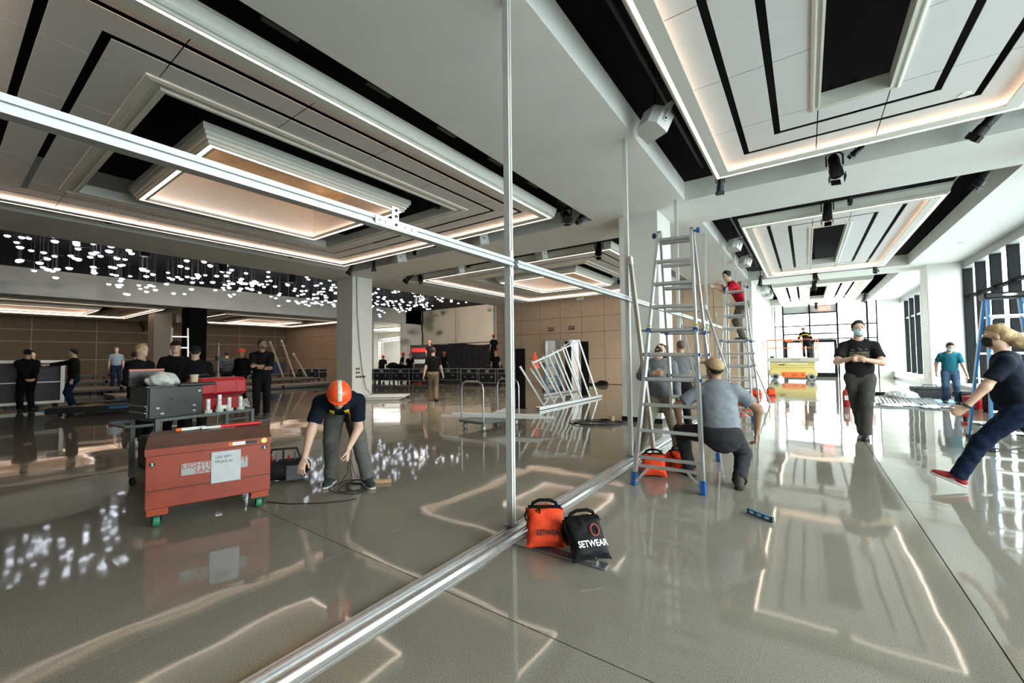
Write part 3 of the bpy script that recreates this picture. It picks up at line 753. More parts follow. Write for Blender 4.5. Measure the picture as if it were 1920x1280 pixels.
    if hatkind and hairkind == 'short': hairkind = 'fade'
    hl = (hc+hf*.060*hs+hu*.085*hs, nrm(hf*.82-hu*.57))
    if hair:
        v = Vol(); c0 = hc+hu*.030*hs-hf*.016*hs
        v.wr = .003; v.cw = .0042
        if hairkind in ('short', 'fade'):
            e = .010 if hairkind == 'short' else .004
            v.ell(c0, ((.076+e)*hs, (.096+e)*hs, (.090+e)*hs), fr, .02, [hl, (hc-hu*.075*hs, -hu)])
            if hairkind == 'short': v.ell(hc+hu*.112*hs+hf*.022*hs, (.058*hs, .056*hs, .024*hs), fr, .02)
        elif hairkind == 'curly':
            v.ell(c0+hu*.01, (.092*hs, .110*hs, .105*hs), fr, .02, [hl, (hc-hu*.06*hs, -hu)]); v.wr = .009
        elif hairkind in ('bun', 'tail'):
            v.wr = .005; v.ell(c0, (.085*hs, .104*hs, .099*hs), fr, .02, [(hc+hf*.064*hs+hu*.075*hs, nrm(hf*.8-hu*.6)), (hc-hu*.09*hs, -hu)])
            if hairkind == 'bun': v.ell(hc-hf*.115*hs+hu*.01*hs, (.045*hs, .042*hs, .042*hs), fr, .02)
            else: v.cap(hc-hf*.06*hs, hc-hf*.12*hs-hu*.06*hs, .065*hs, .055*hs, .03); v.cap(hc-hf*.12*hs-hu*.06*hs, hc-hf*.16*hs-hu*.09*hs, .058*hs, .045*hs, .03); v.ell(hc-hf*.15*hs-hu*.03*hs, (.05*hs, .05*hs, .045*hs), fr, .03); v.ell(hc-hf*.19*hs-hu*.085*hs, (.04*hs, .05*hs, .04*hs), fr, .03); v.wr = .012
        link('hair', vol_mesh('hair', v, min(h, .014) if h < .02 else h), hair, r)
    if beard:
        v = Vol(); v.ell(hc-hu*.055*hs+hf*.026*hs, (.0605*hs, .0685*hs, .0722*hs), fr, .02, [(hc-hu*.040*hs+hf*.02*hs, nrm(hu*.9+hf*.15)), (hc+hf*.0*hs, -hf)]); v.ell(hc-hu*.042*hs+hf*.088*hs, (.026*hs, .010*hs, .006*hs), fr, .006); v.wr = .001
        link('beard', vol_mesh('beard', v, min(h, .014)), beard, r)
    if mask:
        v = Vol(); v.ell(hc-hu*.045*hs+hf*.032*hs, (.068*hs, .078*hs, .073*hs), fr, .02, [(hc+hu*.0*hs+hf*.1*hs, nrm(hu+hf*.25)), (hc+hf*.028*hs, -hf), (hc-hu*.105*hs, -hu)])
        o = link('face_mask', vol_mesh('face_mask', v, min(h, .009) if h < .02 else h), mask, r)
        for sg in (-1, 1): MB().tube([hc+hrt*sg*.066*hs+hf*.035*hs-hu*.02*hs, hc+hrt*sg*.082*hs-hf*.01*hs+hu*.02*hs], .0022, 5).build('ear_loop', mask, o)
    if hatkind:
        hh = min(h, .012) if h < .02 else h
        if hatkind == 'helmet':
            v = Vol(); v.ell(hc+hu*.045*hs-hf*.01*hs, (.108*hs, .130*hs, .115*hs), fr, .02, [(hc+hu*.022*hs, nrm(-hu))])
            v.ell(hc+hu*.032*hs-hf*.005*hs, (.120*hs, .150*hs, .016*hs), fr, .012)
            o = link('hard_hat', vol_mesh('hard_hat', v, hh), hat, r)
            v = Vol(); v.ell(hc+hu*.045*hs-hf*.01*hs, (.1105*hs, .1325*hs, .1175*hs), fr, .01, [(hc+hrt*.022*hs, hrt), (hc-hrt*.022*hs, -hrt), (hc+hu*.06*hs, -hu)])
            link('reflective_stripe', vol_mesh('reflective_stripe', v, hh*.8), mat('silver reflective tape', (.68, .68, .64), .35, var=.2, vscale=30), o)
        else:
            bk = -1 if hatkind == 'cap_back' else 1
            v = Vol(); v.ell(hc+hu*.035*hs-hf*.014*hs, (.090*hs, .110*hs, .098*hs), fr, .02, [(hc+hu*.035*hs, nrm(-hu+hf*.1))])
            o = link('cap', vol_mesh('cap', v, hh), hat, r)
            v = Vol(); bc = hc+hu*.040*hs+hf*bk*.115*hs
            v.ell(bc, (.078*hs, .075*hs, .010*hs), np.array([hrt, nrm(hf-hu*.25*bk), nrm(hu+hf*.25*bk)]), .01)
            link('brim', vol_mesh('brim', v, min(hh, .008) if h < .02 else .012), hat, o)
    J = dict(sv=SV, h=h, root=r, neck=neck, chest=chest, waist=waist, P=P, sh=sh, el=el, wr=wr, hc=hc, fr=fr, hf=hf, hu=hu, hrt=hrt, u1=u1, u2=u2, lat=lat, fwd=fwd, kn=kn, an=an, s=s, bw=bw, hp=hp)
    if extra: extra(J)
    return J

def shell(J, name, m, infl, cuts, h=None, parent=None):
    """thin layer lying on the shirt, trimmed by planes (straps, prints)"""
    v = Vol(); v.wr = J['sv'].wr
    for p in J['sv'].p:
        if p[0] == 'c': v.p.append((p[0], p[1], p[2], p[3]+infl, p[4]+infl, *p[5:]))
        else: v.p.append((p[0], p[1], p[2]+infl, *p[3:]))
    for c, n in J['sv'].cuts: v.cutall(c, n)
    for c, n in cuts: v.cutall(c, n)
    me = vol_mesh(name, v, h or J['h']*.8)
    return link(name, me, m, parent or J['root'])
# ---------------------------------------------------------------- the people
T_black = cloth('black cloth', (.005, .005, .006)); T_navy = cloth('dark navy cloth', (.006, .010, .020)); T_grey = cloth('grey knit cloth', (.155, .16, .17))
T_mid = cloth('heather grey jersey', (.20, .22, .25)); T_khaki = cloth('khaki cloth', (.25, .235, .17)); T_olive = cloth('grey work trousers', (.105, .105, .095))
T_char = cloth('charcoal work trousers', (.028, .028, .032)); T_tan = cloth('tan trousers', (.17, .13, .085)); T_red = cloth('red cotton', (.48, .012, .025)); T_teal = cloth('teal cotton', (.015, .13, .175))
T_jean = cloth('blue denim', (.05, .085, .15), .35); T_djean = cloth('dark navy denim', (.008, .016, .04), .35); T_fade = cloth('faded black cotton', (.014, .0135, .013)); T_dkol = cloth('dark olive trousers', (.060, .058, .050))
T_camo = mat('camouflage trousers', (.10, .085, .06), .85, var=.75, vscale=30)
K_dark = mat('dark brown hair', (.02, .014, .01), .7, var=.3, vscale=60, bump=.6, bscale=150); K_black = mat('black hair', (.008, .007, .007), .7, bump=.6, bscale=150)
K_blond = mat('blonde hair', (.36, .24, .11), .5, var=.45, vscale=45, bump=.7, bscale=160); K_grey = mat('grey hair', (.3, .3, .29), .7, var=.2, vscale=40)
O_hat = mat('orange hard hat shell', (.95, .10, .02), .3); Sh_w = mat('white shoe', (.6, .6, .57), .6); Sh_r = mat('red suede shoe', (.35, .02, .03), .7); Sh_g = mat('dark green sneaker', (.02, .035, .035), .7); Sh_b = mat('brown leather boot', (.16, .09, .055), .6); Sh_k = mat('black leather shoe', (.012, .012, .012), .5)
S_w = mat('off white rubber sole', (.6, .58, .52), .6); C_tan = cloth('tan cap cloth', (.42, .30, .17)); C_blk = cloth('black cap cloth', (.012, .012, .014))
K_mask = mat('pale blue surgical mask', (.52, .72, .80), .7, bump=.2, bscale=120); K_bmask = mat('black face mask', (.012, .012, .013), .8)
def watch(J, i, m=None):
    w0 = J['wr'][i]-(J['wr'][i]-J['el'][i])*.06; ax = Vector(J['wr'][i]-J['el'][i]).normalized()
    o = MB().tube([w0-np.array(ax)*.012, w0+np.array(ax)*.012], .036*J['s'], 14).build('watch', m or M_blkp, J['root'], smooth=True)
# worker bending over the cable
def harness(J):
    yl = mat('yellow webbing', (.75, .45, .01), .7); bk = cloth('black webbing', (.015, .015, .016))
    c = J['chest']; u = J['u2']; f = J['fwd']; l = J['lat']
    for sg in (-1, 1):
        n = nrm(l*sg+u*.10); o = shell(J, 'shoulder_strap', bk, .008, [(c+l*sg*.115, n), (c+l*sg*.062, -n), (c-u*.10, -u)])
        shell(J, 'strap_pad', yl, .016, [(c+l*sg*.112, n), (c+l*sg*.064, -n), (c+u*(.09), -u), (c+u*.20, u)], parent=o)
        shell(J, 'strap_pad', yl, .016, [(c+l*sg*.112, n), (c+l*sg*.064, -n), (c+f*.0, f), (c-u*.06, -u), (c+u*.05, u)], parent=o)
    shell(J, 'chest_strap', bk, .009, [(c-u*.03, u), (c-u*.07, -u)])
    shell(J, 'waist_belt', bk, .012, [(J['waist']-J['u1']*.02, J['u1']), (J['waist']-J['u1']*.07, -J['u1'])])
    b = MB()
    for k in range(5): b.sphere(c+f*.115+l*(k-2)*.05-u*.05, .018, 6, 4, (1.2, .8, 1.3))
    b.build('buckle', mat('steel buckle'[:12], (.4, .4, .38), .35, metal=.7), J['root'])
    P0 = J['P']+l*(-.16)
    MB().tube([P0, P0+np.array([-.05, .05, -.12]), P0+np.array([-.02, .13, -.22]), P0+np.array([.06, .16, -.24]), P0+np.array([.09, .15, -.12])], .017, 8).build('lanyard', bk, J['root'], smooth=True)
W1 = person('worker in orange hard hat and yellow harness bending over a black cable coil', (-4.18, 2.74), -125, 1.8, .012, lean=58, lean2=84, side=8, hipz=.83, hipy=-.26, hipx=.08, feet=[(-.19, .10), (.20, -.10)], footyaw=(14, -14),
       hands=[(.0, .36, .47), (.44, .34, .30)], poles=[(-.5, -1, .1), (1, -.5, .3)], palm=((.9, -.3, .3), (-.3, -.5, -.8)), handdir=((.1, .2, -1), (.25, .5, -.8)), curl=(1.1, .5), head=(6, -48, 0), skin=0, build=1.12,
       shirt=T_navy, trousers=T_olive, shoes=Sh_g, sole=S_w, hair=K_dark, hatkind='helmet', hat=O_hat, extra=harness, fine=.010)
# man looking up beside the ladder
W2 = person('man in grey long-sleeved shirt and black cap looking up beside the first post', (-1.70, 5.98), -160, 1.72, .012, lean=-6, lean2=-12, hipz=.80, hipy=-.02, feet=[(-.24, .05), (.30, -.05)], footyaw=(25, -30),
       hands=[(-.22, .20, .78), (.10, .34, 1.16)], poles=[(-1, -.6, -.2), (1, -.7, -.5)], handdir=(None, (-.8, .5, .1)), palm=(None, (-.3, -.8, -.3)), curl=(.7, .9), head=(-25, 64, 0), skin=1, build=1.1, belly=.05,
       shirt=T_grey, sleeve='long', trousers=T_khaki, shoes=Sh_k, sole=S_w, hair=K_dark, hatkind='cap_back', hat=C_blk, beard=K_dark, fine=.010)
# man bending with his back turned
W3 = person('man in grey T-shirt and tan cap crouching with his back turned at the ladder', (-.84, 5.06), 12, 1.76, .012, lean=14, lean2=24, side=-4, hipz=.56, hipy=-.12, hipx=.05, feet=[(-.28, .16), (.20, -.16)], footyaw=(45, -10), knees=[(-.8, .7, .1), (.3, 1, 0)],
       hands=[(-.37, .10, .58), (.40, .08, .55)], poles=[(-1, -.6, 0), (1, -.3, -.2)], palm=((1, .3, 0), (-1, .3, 0)), curl=(.6, .6), head=(42, 18, -14), skin=2, build=1.14,
       shirt=T_mid, trousers=T_char, shoes=mat('dark work boot', (.03, .025, .02), .7), hair=K_black, hatkind='cap', hat=C_tan, extra=lambda J: watch(J, 0), fine=.010, hem=-.02)
# third man seen through the ladder
person('man in grey shirt and dark trousers standing behind the first ladder', (-1.86, 7.9), 25, 1.64, .016, hands=[(-.2, .25, 1.05), (.30, .18, .92)], skin=1, shirt=T_grey, sleeve='long', trousers=T_black, shoes=Sh_k, hair=mat('cropped light brown hair', (.16, .10, .06), .8), hairkind='fade', head=(20, 10, 0))
# man in red on the far ladder
person('man in red shirt standing high on the far ladder', (-1.25, 11.12), 118, 1.74, .013, lean=18, lean2=30, twist=-10, hipz=.90, hipy=-.05, feet=[(-.10, .0), (.13, -.10)], hands=[(-.18, .62, 1.27), (.28, .30, 1.42)], poles=[(-.4, -.4, -1), (1, -.5, -.6)], handdir=((-.2, 1, .2), (-.5, .8, .1)), curl=(.8, .4),
       head=(18, -22, 0), skin=1, shirt=T_red, trousers=T_camo, shoes=Sh_k, hair=K_black, hairkind='curly', collar=T_black, z0=1.72, fine=.010)
# masked man walking towards us
def tee_print(J):
    c = J['chest']; u = J['u2']; f = J['fwd']; l = J['lat']
    pm = mat('faded yellow print', (.085, .08, .05), .9, var=.7, vscale=26)
    shell(J, 'shirt_print', pm, .0025, [(c, -f), (c-l*.13, -l), (c+l*.13, l), (c+u*.045, u), (c-u*.08, -u)], h=.008)
    wp = mat('faded white print', (.16, .16, .155), .9, var=.8, vscale=45)
    for k, (a, b, t0, t1) in enumerate(((-.05, .0, .06, .08), (.05, .10, .055, .08), (-.11, -.075, .07, .085), (-.03, .02, .09, .105))):
        shell(J, 'shirt_print', wp, .0025, [(c, -f), (c+l*a, -l), (c+l*b, l), (c+u*t1, u), (c+u*t0, -u)], h=.007)
person('masked man in black T-shirt walking towards us with hands together', (.72, 9.05), 176, 1.92, .012, lean=1, lean2=3, hipz=1.01, feet=[(-.04, .22), (.02, -.34)], footyaw=(-4, 8), footz=(0, .10), footpitch=(0, -40), hands=[(-.045, .30, 1.30), (.055, .31, 1.33)], poles=[(-1, -.5, -.4), (1, -.5, -.4)], handdir=((.85, .4, .05), (-.85, .35, -.1)), palm=((.2, -1, -.1), (-.1, -.6, -.7)), curl=(1.0, .9),
       head=(12, -2, 0), skin=0, build=1.06, shirt=T_fade, trousers=T_dkol, shoes=Sh_k, hair=K_dark, beard=K_dark, mask=K_mask, extra=tee_print, fine=.010, hem=.04)
# woman striding past
def w_extra(J):
    watch(J, 0, mat('dark watch strap', (.03, .028, .025), .6))
    c = J['chest']; u = J['u2']
    v = Vol(); v.wr = .006; v.cap(J['neck']-u*.045-J['fwd']*.05, J['neck']-u*.05-J['lat']*.12, .045, .035, .03); v.cap(J['neck']-u*.045-J['fwd']*.05, J['neck']-u*.05+J['lat']*.12, .045, .035, .03); v.cap(J['neck']-u*.05+J['fwd']*.05, J['neck']-u*.045-J['fwd']*.06, .04, .05, .03)
    link('scarf', vol_mesh('scarf', v, .012), cloth('slate blue hooded collar', (.035, .05, .075)), J['root'])
person('woman with blonde ponytail and black mask striding past at the right edge', (1.66, 6.12), 76, 1.68, .012, lean=6, lean2=10, hipz=.86, feet=[(-.09, .42), (.09, -.40)], footyaw=(-4, 4), footz=(.055, .02), footpitch=(20, -12), hands=[(-.26, .36, .82), (.25, -.1, .80)], poles=[(-.6, -1, -.3), (1, -.6, 0)], handdir=((.0, .75, -.65), None), curl=(1.0, .8),
       head=(0, -4, 0), skin=0, build=1.05, belly=.02, shirt=T_navy, trousers=T_djean, shoes=Sh_r, sole=S_w, hair=K_blond, hairkind='tail', mask=K_bmask, extra=w_extra, fine=.010, hem=.05)
person('man in teal T-shirt and mask looking down at tools by the windows', (3.18, 16.15), 172, 1.70, .013, lean=8, lean2=16, hipz=.88, feet=[(-.12, .10), (.12, -.05)], hands=[(-.30, .12, .80), (.26, -.02, .86)], head=(12, -32, 0), skin=1, shirt=T_teal, trousers=T_jean, shoes=Sh_b, hair=K_black, mask=K_mask, curl=(1.1, .6), fine=.011)
person('worker in orange helmet leaning at the rail of the scissor lift', (.02, 27.35), 20, 1.72, .024, lean=20, lean2=35, hipz=.90, hands=[(-.2, .45, 1.05), (.25, .45, 1.05)], head=(0, -20, 0), shirt=T_black, sleeve='long', trousers=T_black, shoes=Sh_k, hair=K_black, hatkind='helmet', hat=mat('pink orange helmet', (.75, .22, .17), .4), z0=1.20, extra=lambda J: shell(J, 'harness_strap', mat('yellow webbing', (.75, .45, .01), .7), .01, [(J['chest'], J['u2']), (J['chest']-J['u2']*.05, -J['u2'])]))
# hall on the left
person('man in black T-shirt and tan trousers walking away across the hall', (-9.85, 9.45), 46, 1.70, .013, hipz=.90, feet=[(-.08, .14), (.09, -.16)], footpitch=(0, -25), footz=(0, .03), hands=[(-.30, -.06, .80), (.32, .12, .80)], skin=0, shirt=T_black, trousers=T_tan, shoes=Sh_b, hair=mat('brown hair', (.06, .035, .02), .75), hairkind='short', build=1.05, hem=.05)
person('man in black with folded arms standing behind the tool cart', (-11.05, 4.8), -113, 1.87, .013, hands=[(.10, .24, 1.24), (-.06, .25, 1.17)], poles=[(-1, .2, -.6), (1, .2, -.6)], handdir=((1, .1, 0), (-1, .2, .1)), palm=((0, -1, 0), (0, -1, 0)), curl=(.8, .5), head=(42, 4, 0), skin=2, build=1.08, shirt=T_black, sleeve='three', trousers=T_black, shoes=Sh_k, hair=K_black, hairkind='fade', beard=mat('greying beard', (.10, .09, .085), .8), fine=.010, extra=lambda J: watch(J, 1))
person('worker with orange helmet half hidden behind the man with folded arms', (-15.5, 6.1), -140, 1.72, .026, shirt=T_black, sleeve='long', trousers=T_black, shoes=Sh_k, hair=K_black, hatkind='helmet', hat=O_hat, head=(-20, 0, 0), skin=2)
person('blonde woman with hair bun and scarf talking behind the tool cart', (-8.97, 2.03), -55, 1.66, .014, hands=[(-.12, .25, 1.0), (.18, .22, 1.0)], head=(-4, 2, 0), skin=0, shirt=T_black, sleeve='long', trousers=T_black, shoes=Sh_w, sole=S_w, hair=K_blond, hairkind='bun', collar=cloth('beige scarf', (.36, .26, .18)), cuffs=.25)
person('man in black jacket and cap facing us behind the tool cart', (-9.9, 2.75), -96, 1.74, .015, hands=[(-.2, .2, 1.0), (.2, .2, 1.0)], head=(-14, 3, 0), skin=0, build=1.1, shirt=T_black, sleeve='long', trousers=T_black, shoes=Sh_k, hair=K_dark, hatkind='cap', hat=C_blk)
person('person in black cap and jacket with pale collar turned away behind the cart', (-8.6, 2.66), 70, 1.62, .015, head=(10, 0, 0), hands=[(-.2, .25, .95), (.2, .25, .95)], skin=1, build=1.2, shirt=T_black, sleeve='long', trousers=T_black, shoes=Sh_k, hair=K_black, hatkind='cap', hat=C_blk, collar=cloth('pale grey hood lining', (.35, .34, .33)))
person('man in black cap with hands behind his back before the white-framed panel cart', (-18.05, 1.62), 100, 1.72, .022, hands=[(-.06, -.22, .88), (.07, -.23, .88)], poles=[(-1, -.3, 0), (1, -.3, 0)], handdir=((1, -.2, -.1), (-1, -.2, -.1)), skin=1, build=1.15, shirt=T_black, sleeve='long', trousers=T_black, shoes=Sh_k, hair=K_black, hatkind='cap', hat=C_blk)
person('man in black jacket and dark jeans resting an arm on the panel cart', (-17.9, 2.52), 165, 1.74, .020, hands=[(-.25, .0, .85), (.08, .55, 1.30)], poles=[(-1, -1, 0), (1, -.3, -.5)], skin=0, build=1.15, shirt=T_black, sleeve='long', trousers=T_djean, shoes=Sh_k, sole=S_w, hair=K_black, head=(0, -4, 0))
person('person mostly hidden behind the man in the black cap', (-20.6, 1.95), -95, 1.72, .026, skin=0, shirt=T_black, sleeve='long', trousers=T_black, shoes=Sh_k, hair=K_dark)
person('person in dark jacket bending by the far wall left of the blonde woman', (-17.5, 3.8), 75, 1.66, .026, lean=10, skin=1, shirt=T_black, sleeve='long', trousers=T_black, shoes=Sh_k, hair=K_black)
person('grey-haired person in pale blue shirt far behind the blonde woman', (-23.6, 4.55), -100, 1.62, .026, z0=.32, skin=0, shirt=cloth('pale blue cotton', (.25, .32, .38)), trousers=T_djean, shoes=Sh_k, hair=K_grey)
person('person in dark plaid shirt in front of the black column', (-18.9, 6.9), 80, 1.70, .024, skin=1, build=1.15, shirt=mat('dark plaid flannel', (.03, .035, .04), .9, var=.7, vscale=14), sleeve='long', trousers=T_black, shoes=Sh_k, hair=K_black)
FAR = [('worker in orange helmet bending over cases beside the grey column', (-21.0, 15.9), 40, 35, 0), ('worker in orange helmet at the middle of the row of road cases', (-20.2, 16.7), -40, 10, 0), ('worker in orange helmet stooping next to the tall truss leg', (-19.9, 17.1), -120, 25, 0), ('worker in orange helmet standing high behind the man walking away', (-20.0, 18.9), -130, 0, .75),
       ('worker in orange helmet in front of the black curtain stretching an arm', (-17.6, 17.75), -100, 0, 0), ('worker in orange helmet behind the road cases by the main post', (-13.9, 18.0), -143, 0, 0), ('worker in orange helmet raised above the cases at the curtain edge', (-14.6, 18.75), 60, 0, .95)]
for i, (lab, l_, rz_, ln, zz) in enumerate(FAR):
    person(lab, l_, rz_, 1.70, .030, lean=ln, lean2=ln*1.3, z0=zz, hands=[(-.25, .1, .95), (.5, .35, 1.3)] if i == 4 else None, skin=(i+1) % 3, shirt=T_black, trousers=T_black, shoes=Sh_k, hair=K_black, hatkind='helmet', hat=O_hat)
# ================================================================ PARTITION FRAME: track, posts, rails
def ordinal(i): return ('first', 'second', 'third', 'fourth', 'fifth', 'sixth', 'seventh', 'eighth')[i]
XT = -1.95
tr = thing('floor_track', 'long grooved aluminium floor track running across the terrazzo', 'track', (0, 0, 0))
prof = [(-.10, 0), (-.10, .012), (-.085, .03), (-.068, .03), (-.066, .018), (-.05, .018), (-.048, .036), (-.03, .036), (-.028, .014), (.012, .014), (.014, .034), (.03, .034), (.032, .02), (.05, .02), (.052, .04), (.066, .04), (.07, .016), (.085, .012), (.10, .008), (.10, 0)]
ys = [-.6, 2.4, 5.4, 8.4, 11.4, 14.4, 17.4, 19.2]
for a, b in zip(ys[:-1], ys[1:]):
    MB().prism([(XT+.03+u, v+.001) for u, v in prof], a+.002, b-.002, 'y').build('track_section', M_alu, tr)
def post(i, y):
    p = thing('partition_post', '%s upright aluminium post of the partition counted away from the camera' % ordinal(i), 'post', (XT-.035, y-.02, 0), group='partition posts standing on the floor track')
    w_ = .028
    MB().prism([(-w_, -.024), (w_, -.024), (w_, -.008), (w_-.012, -.008), (w_-.012, .008), (w_, .008), (w_, .024), (-w_, .024)], .038, ZS-.002, 'z').build('post_body', mat('pale anodised post', (.66, .675, .66), .4, metal=.15, var=.03), p)
    B(-w_-.004, -w_, -.012, .012, .04, ZS-.01).build('cover_strip', M_white, p)
    B(w_-.010, w_-.004, -.0155, -.0125, .04, ZS-.01)
    B(-.05, .05, -.04, .04, .0405, .05).build('foot_plate', M_steel, p)
    m = MB()
    for dz in (-.075, .075): m.box(w_, w_+.006, -.02, .02, 2.17+dz-.03, 2.17+dz+.03)
    m.build('joint_plate', M_alu, p)
    return p
PY = [2.78, 5.58, 8.36, 11.15, 14.0, 16.8]
for i, y in enumerate(PY): post(i, y)
RP = [(-.028, -.03), (.028, -.03), (.028, -.012), (.016, -.012), (.016, .006), (.028, .006), (.028, .03), (-.028, .03)]
for i, (a, b, lab) in enumerate(((-1.2, 1.55, 'long horizontal rail crossing the upper left of the view'), (1.55, 2.75, 'short rail from the bracket to the nearest post'), (2.81, 5.55, 'horizontal rail between the first and second posts'), (5.61, 8.33, 'horizontal rail between the second and third posts'), (8.39, 11.12, 'horizontal rail between the third and fourth posts'), (11.18, 13.4, 'horizontal rail reaching the far ladder'))):
    r = thing('partition_rail', lab, 'rail', (0, 0, 0), group='horizontal rails of the partition')
    MB().prism([(XT+u, 2.17+v) for u, v in RP], a+.001, b-.001, 'y').build('rail_body', M_aluw, r)
    if i == 1:
        br = thing('rail_bracket', 'small drilled steel bracket joining two rails', 'bracket', (XT, 1.55, 2.17))
        B(.029, .034, -.14, .16, -.022, .022).build('splice_plate', M_alu, br); B(.029, .034, -.03, .02, .022, .105).build('upright_tab', M_alu, br)
        for q, (yy, zz) in enumerate(((-.11, 0), (-.07, 0), (.07, 0), (.12, 0), (0, .05), (0, 0), (0, .085))):
            MB().lathe([(.009, .034), (.009, .039), (.004, .040)], 8, (0, yy, zz), 'x').build('bolt', M_blk if q > 3 else M_steel, br)
# loose props leaning on the frame
def bar(name, label, p0, p1, w_=.03, h_=.05, m=M_aluw, cat='bar'):
    b = thing(name, label, cat, p0); d = Vector(p1)-Vector(p0)
    MB().beam((0, 0, 0), d, w_, h_).build('bar_body', m, b); n = d.normalized()
    MB().beam(n*(d.length-.12), n*(d.length-.02), w_+.006, h_+.006).build('end_cap', M_white, b)
    return b
bar('leaning_bar', 'loose pale bar leaning against the left of the first ladder', (-1.60, 5.35, .04), (-1.92, 5.50, 2.75), .035, .055, mat('pale primed wood', (.55, .52, .45), .6))
bar('diagonal_brace', 'thin brace slanting down to the right of the far ladder', (-.86, 13.6, .03), (-1.75, 13.75, 2.62), .02, .03)
bar('diagonal_brace', 'pale brace slanting from the third post down to the far ladder', (-1.40, 10.0, 1.0), (-1.88, 10.35, 2.55), .03, .05)
bar('diagonal_brace', 'thin brace slanting beside the first ladder', (-1.22, 6.95, .03), (-1.62, 6.9, 2.0), .02, .03)
bar('diagonal_brace', 'slim upright prop left of the far ladder', (-1.72, 10.95, .03), (-1.76, 11.1, 2.45), .018, .03)
# ---------------------------------------------------------------- ladders
M_lblue = mat('blue ladder lock', (.015, .08, .26), .4); M_ylw = mat('yellow ladder clip', (.7, .5, .02), .5)
def V3(*a): return Vector(a)
def multi_ladder(label, fl, fr, rl, rr, tl, tr_, n=10, lock=5):
    r = thing('telescoping_ladder', label, 'ladder', ((fl[0]+fr[0])/2, (fl[1]+rl[1])/2, 0)); o = Vector(r.location)
    def L(a, b, t): return Vector(a)*(1-t)+Vector(b)*t-o
    for sd, (A, Bp, TA, TB) in enumerate(((fl, fr, tl, tr_), (rl, rr, tl, tr_))):
        TA2, TB2 = (Vector(TA)+V3(0, -.05 if sd == 0 else .05, 0)), (Vector(TB)+V3(0, -.05 if sd == 0 else .05, 0))
        T = .53
        for (p, q) in ((A, TA2), (Bp, TB2)):
            MB().beam(L(p, q, .03), L(p, q, T), .036, .072, (0, 1, 0)).build('outer_rail', M_alu, r)
            MB().beam(L(p, q, T*.62), L(p, q, 1.0), .028, .056, (0, 1, 0)).build('inner_rail', M_alu, r)
            MB().beam(L(p, q, 0), L(p, q, .045), .046, .084, (0, 1, 0)).build('foot', M_lblue, r)
        for k in range(n):
            t = .10+.87*k/(n-1); a, b = L(A, TA2, t), L(Bp, TB2, t); d = (b-a).normalized()
            MB().beam(a, b, .045, .034, (0, .3, 1)).build('rung', M_aluw if k % 2 else M_alu, r)
            if k == lock:
                for e, sgn in ((a, -1), (b, 1)):
                    kb = MB().beam(e-d*.024, e+d*.024, .06, .055).build('lock', M_lblue, r)
                    MB().beam(e+d*sgn*.028, e+d*sgn*.085, .022, .022).build('lock_lever', M_steel, kb); MB().beam(e+V3(0, 0, .04)-d*.02, e+V3(0, 0, .055)+d*.02, .03, .03).build('clip', M_ylw, kb)
            if k in (lock-1, lock-2):
                for e in (a, b): MB().beam(e-V3(0, 0, .02), e+V3(0, 0, .02), .041, .077).build('rail_bracket', M_lblue, r)
        if sd == 0:
            a, b = L(A, TA2, .07), L(Bp, TB2, .07); MB().beam(a, b, .03, .03).build('bottom_brace', M_alu, r)
            a2, b2 = L(A, TA2, .012), L(Bp, TB2, .012); MB().beam(a2+(b-a)*.03, a+(b-a)*.22, .014, .026).build('diagonal_stay', M_alu, r); MB().beam(b2-(b-a)*.03, b-(b-a)*.22, .014, .026).build('diagonal_stay', M_alu, r)
    for q, sgn in ((tl, -1), (tr_, 1)):
        q = Vector(q)-o; MB().lathe([(.05, -.02), (.055, 0), (.05, .02)], 14, q, 'x').build('hinge', M_steel, r, smooth=True)
        MB().lathe([(.012, 0), (.012, .05), (.034, .052), (.036, .075), (.03, .085)], 12, (0, 0, 0), 'x').build('hinge_knob', M_lblue, r, q, (0, 0, 0 if sgn > 0 else math.pi), smooth=True)
    return r
multi_ladder('tall aluminium telescoping ladder in front of the white column', (-1.57, 4.47, 0), (-.88, 4.52, 0), (-1.52, 6.0, 0), (-.98, 6.05, 0), (-1.45, 5.25, 2.90), (-1.07, 5.25, 2.88))
multi_ladder('second aluminium telescoping ladder carrying the man in red', (-1.64, 9.70, 0), (-.93, 9.75, 0), (-1.60, 11.6, 0), (-.95, 11.63, 0), (-1.45, 10.65, 2.92), (-1.10, 10.65, 2.92))
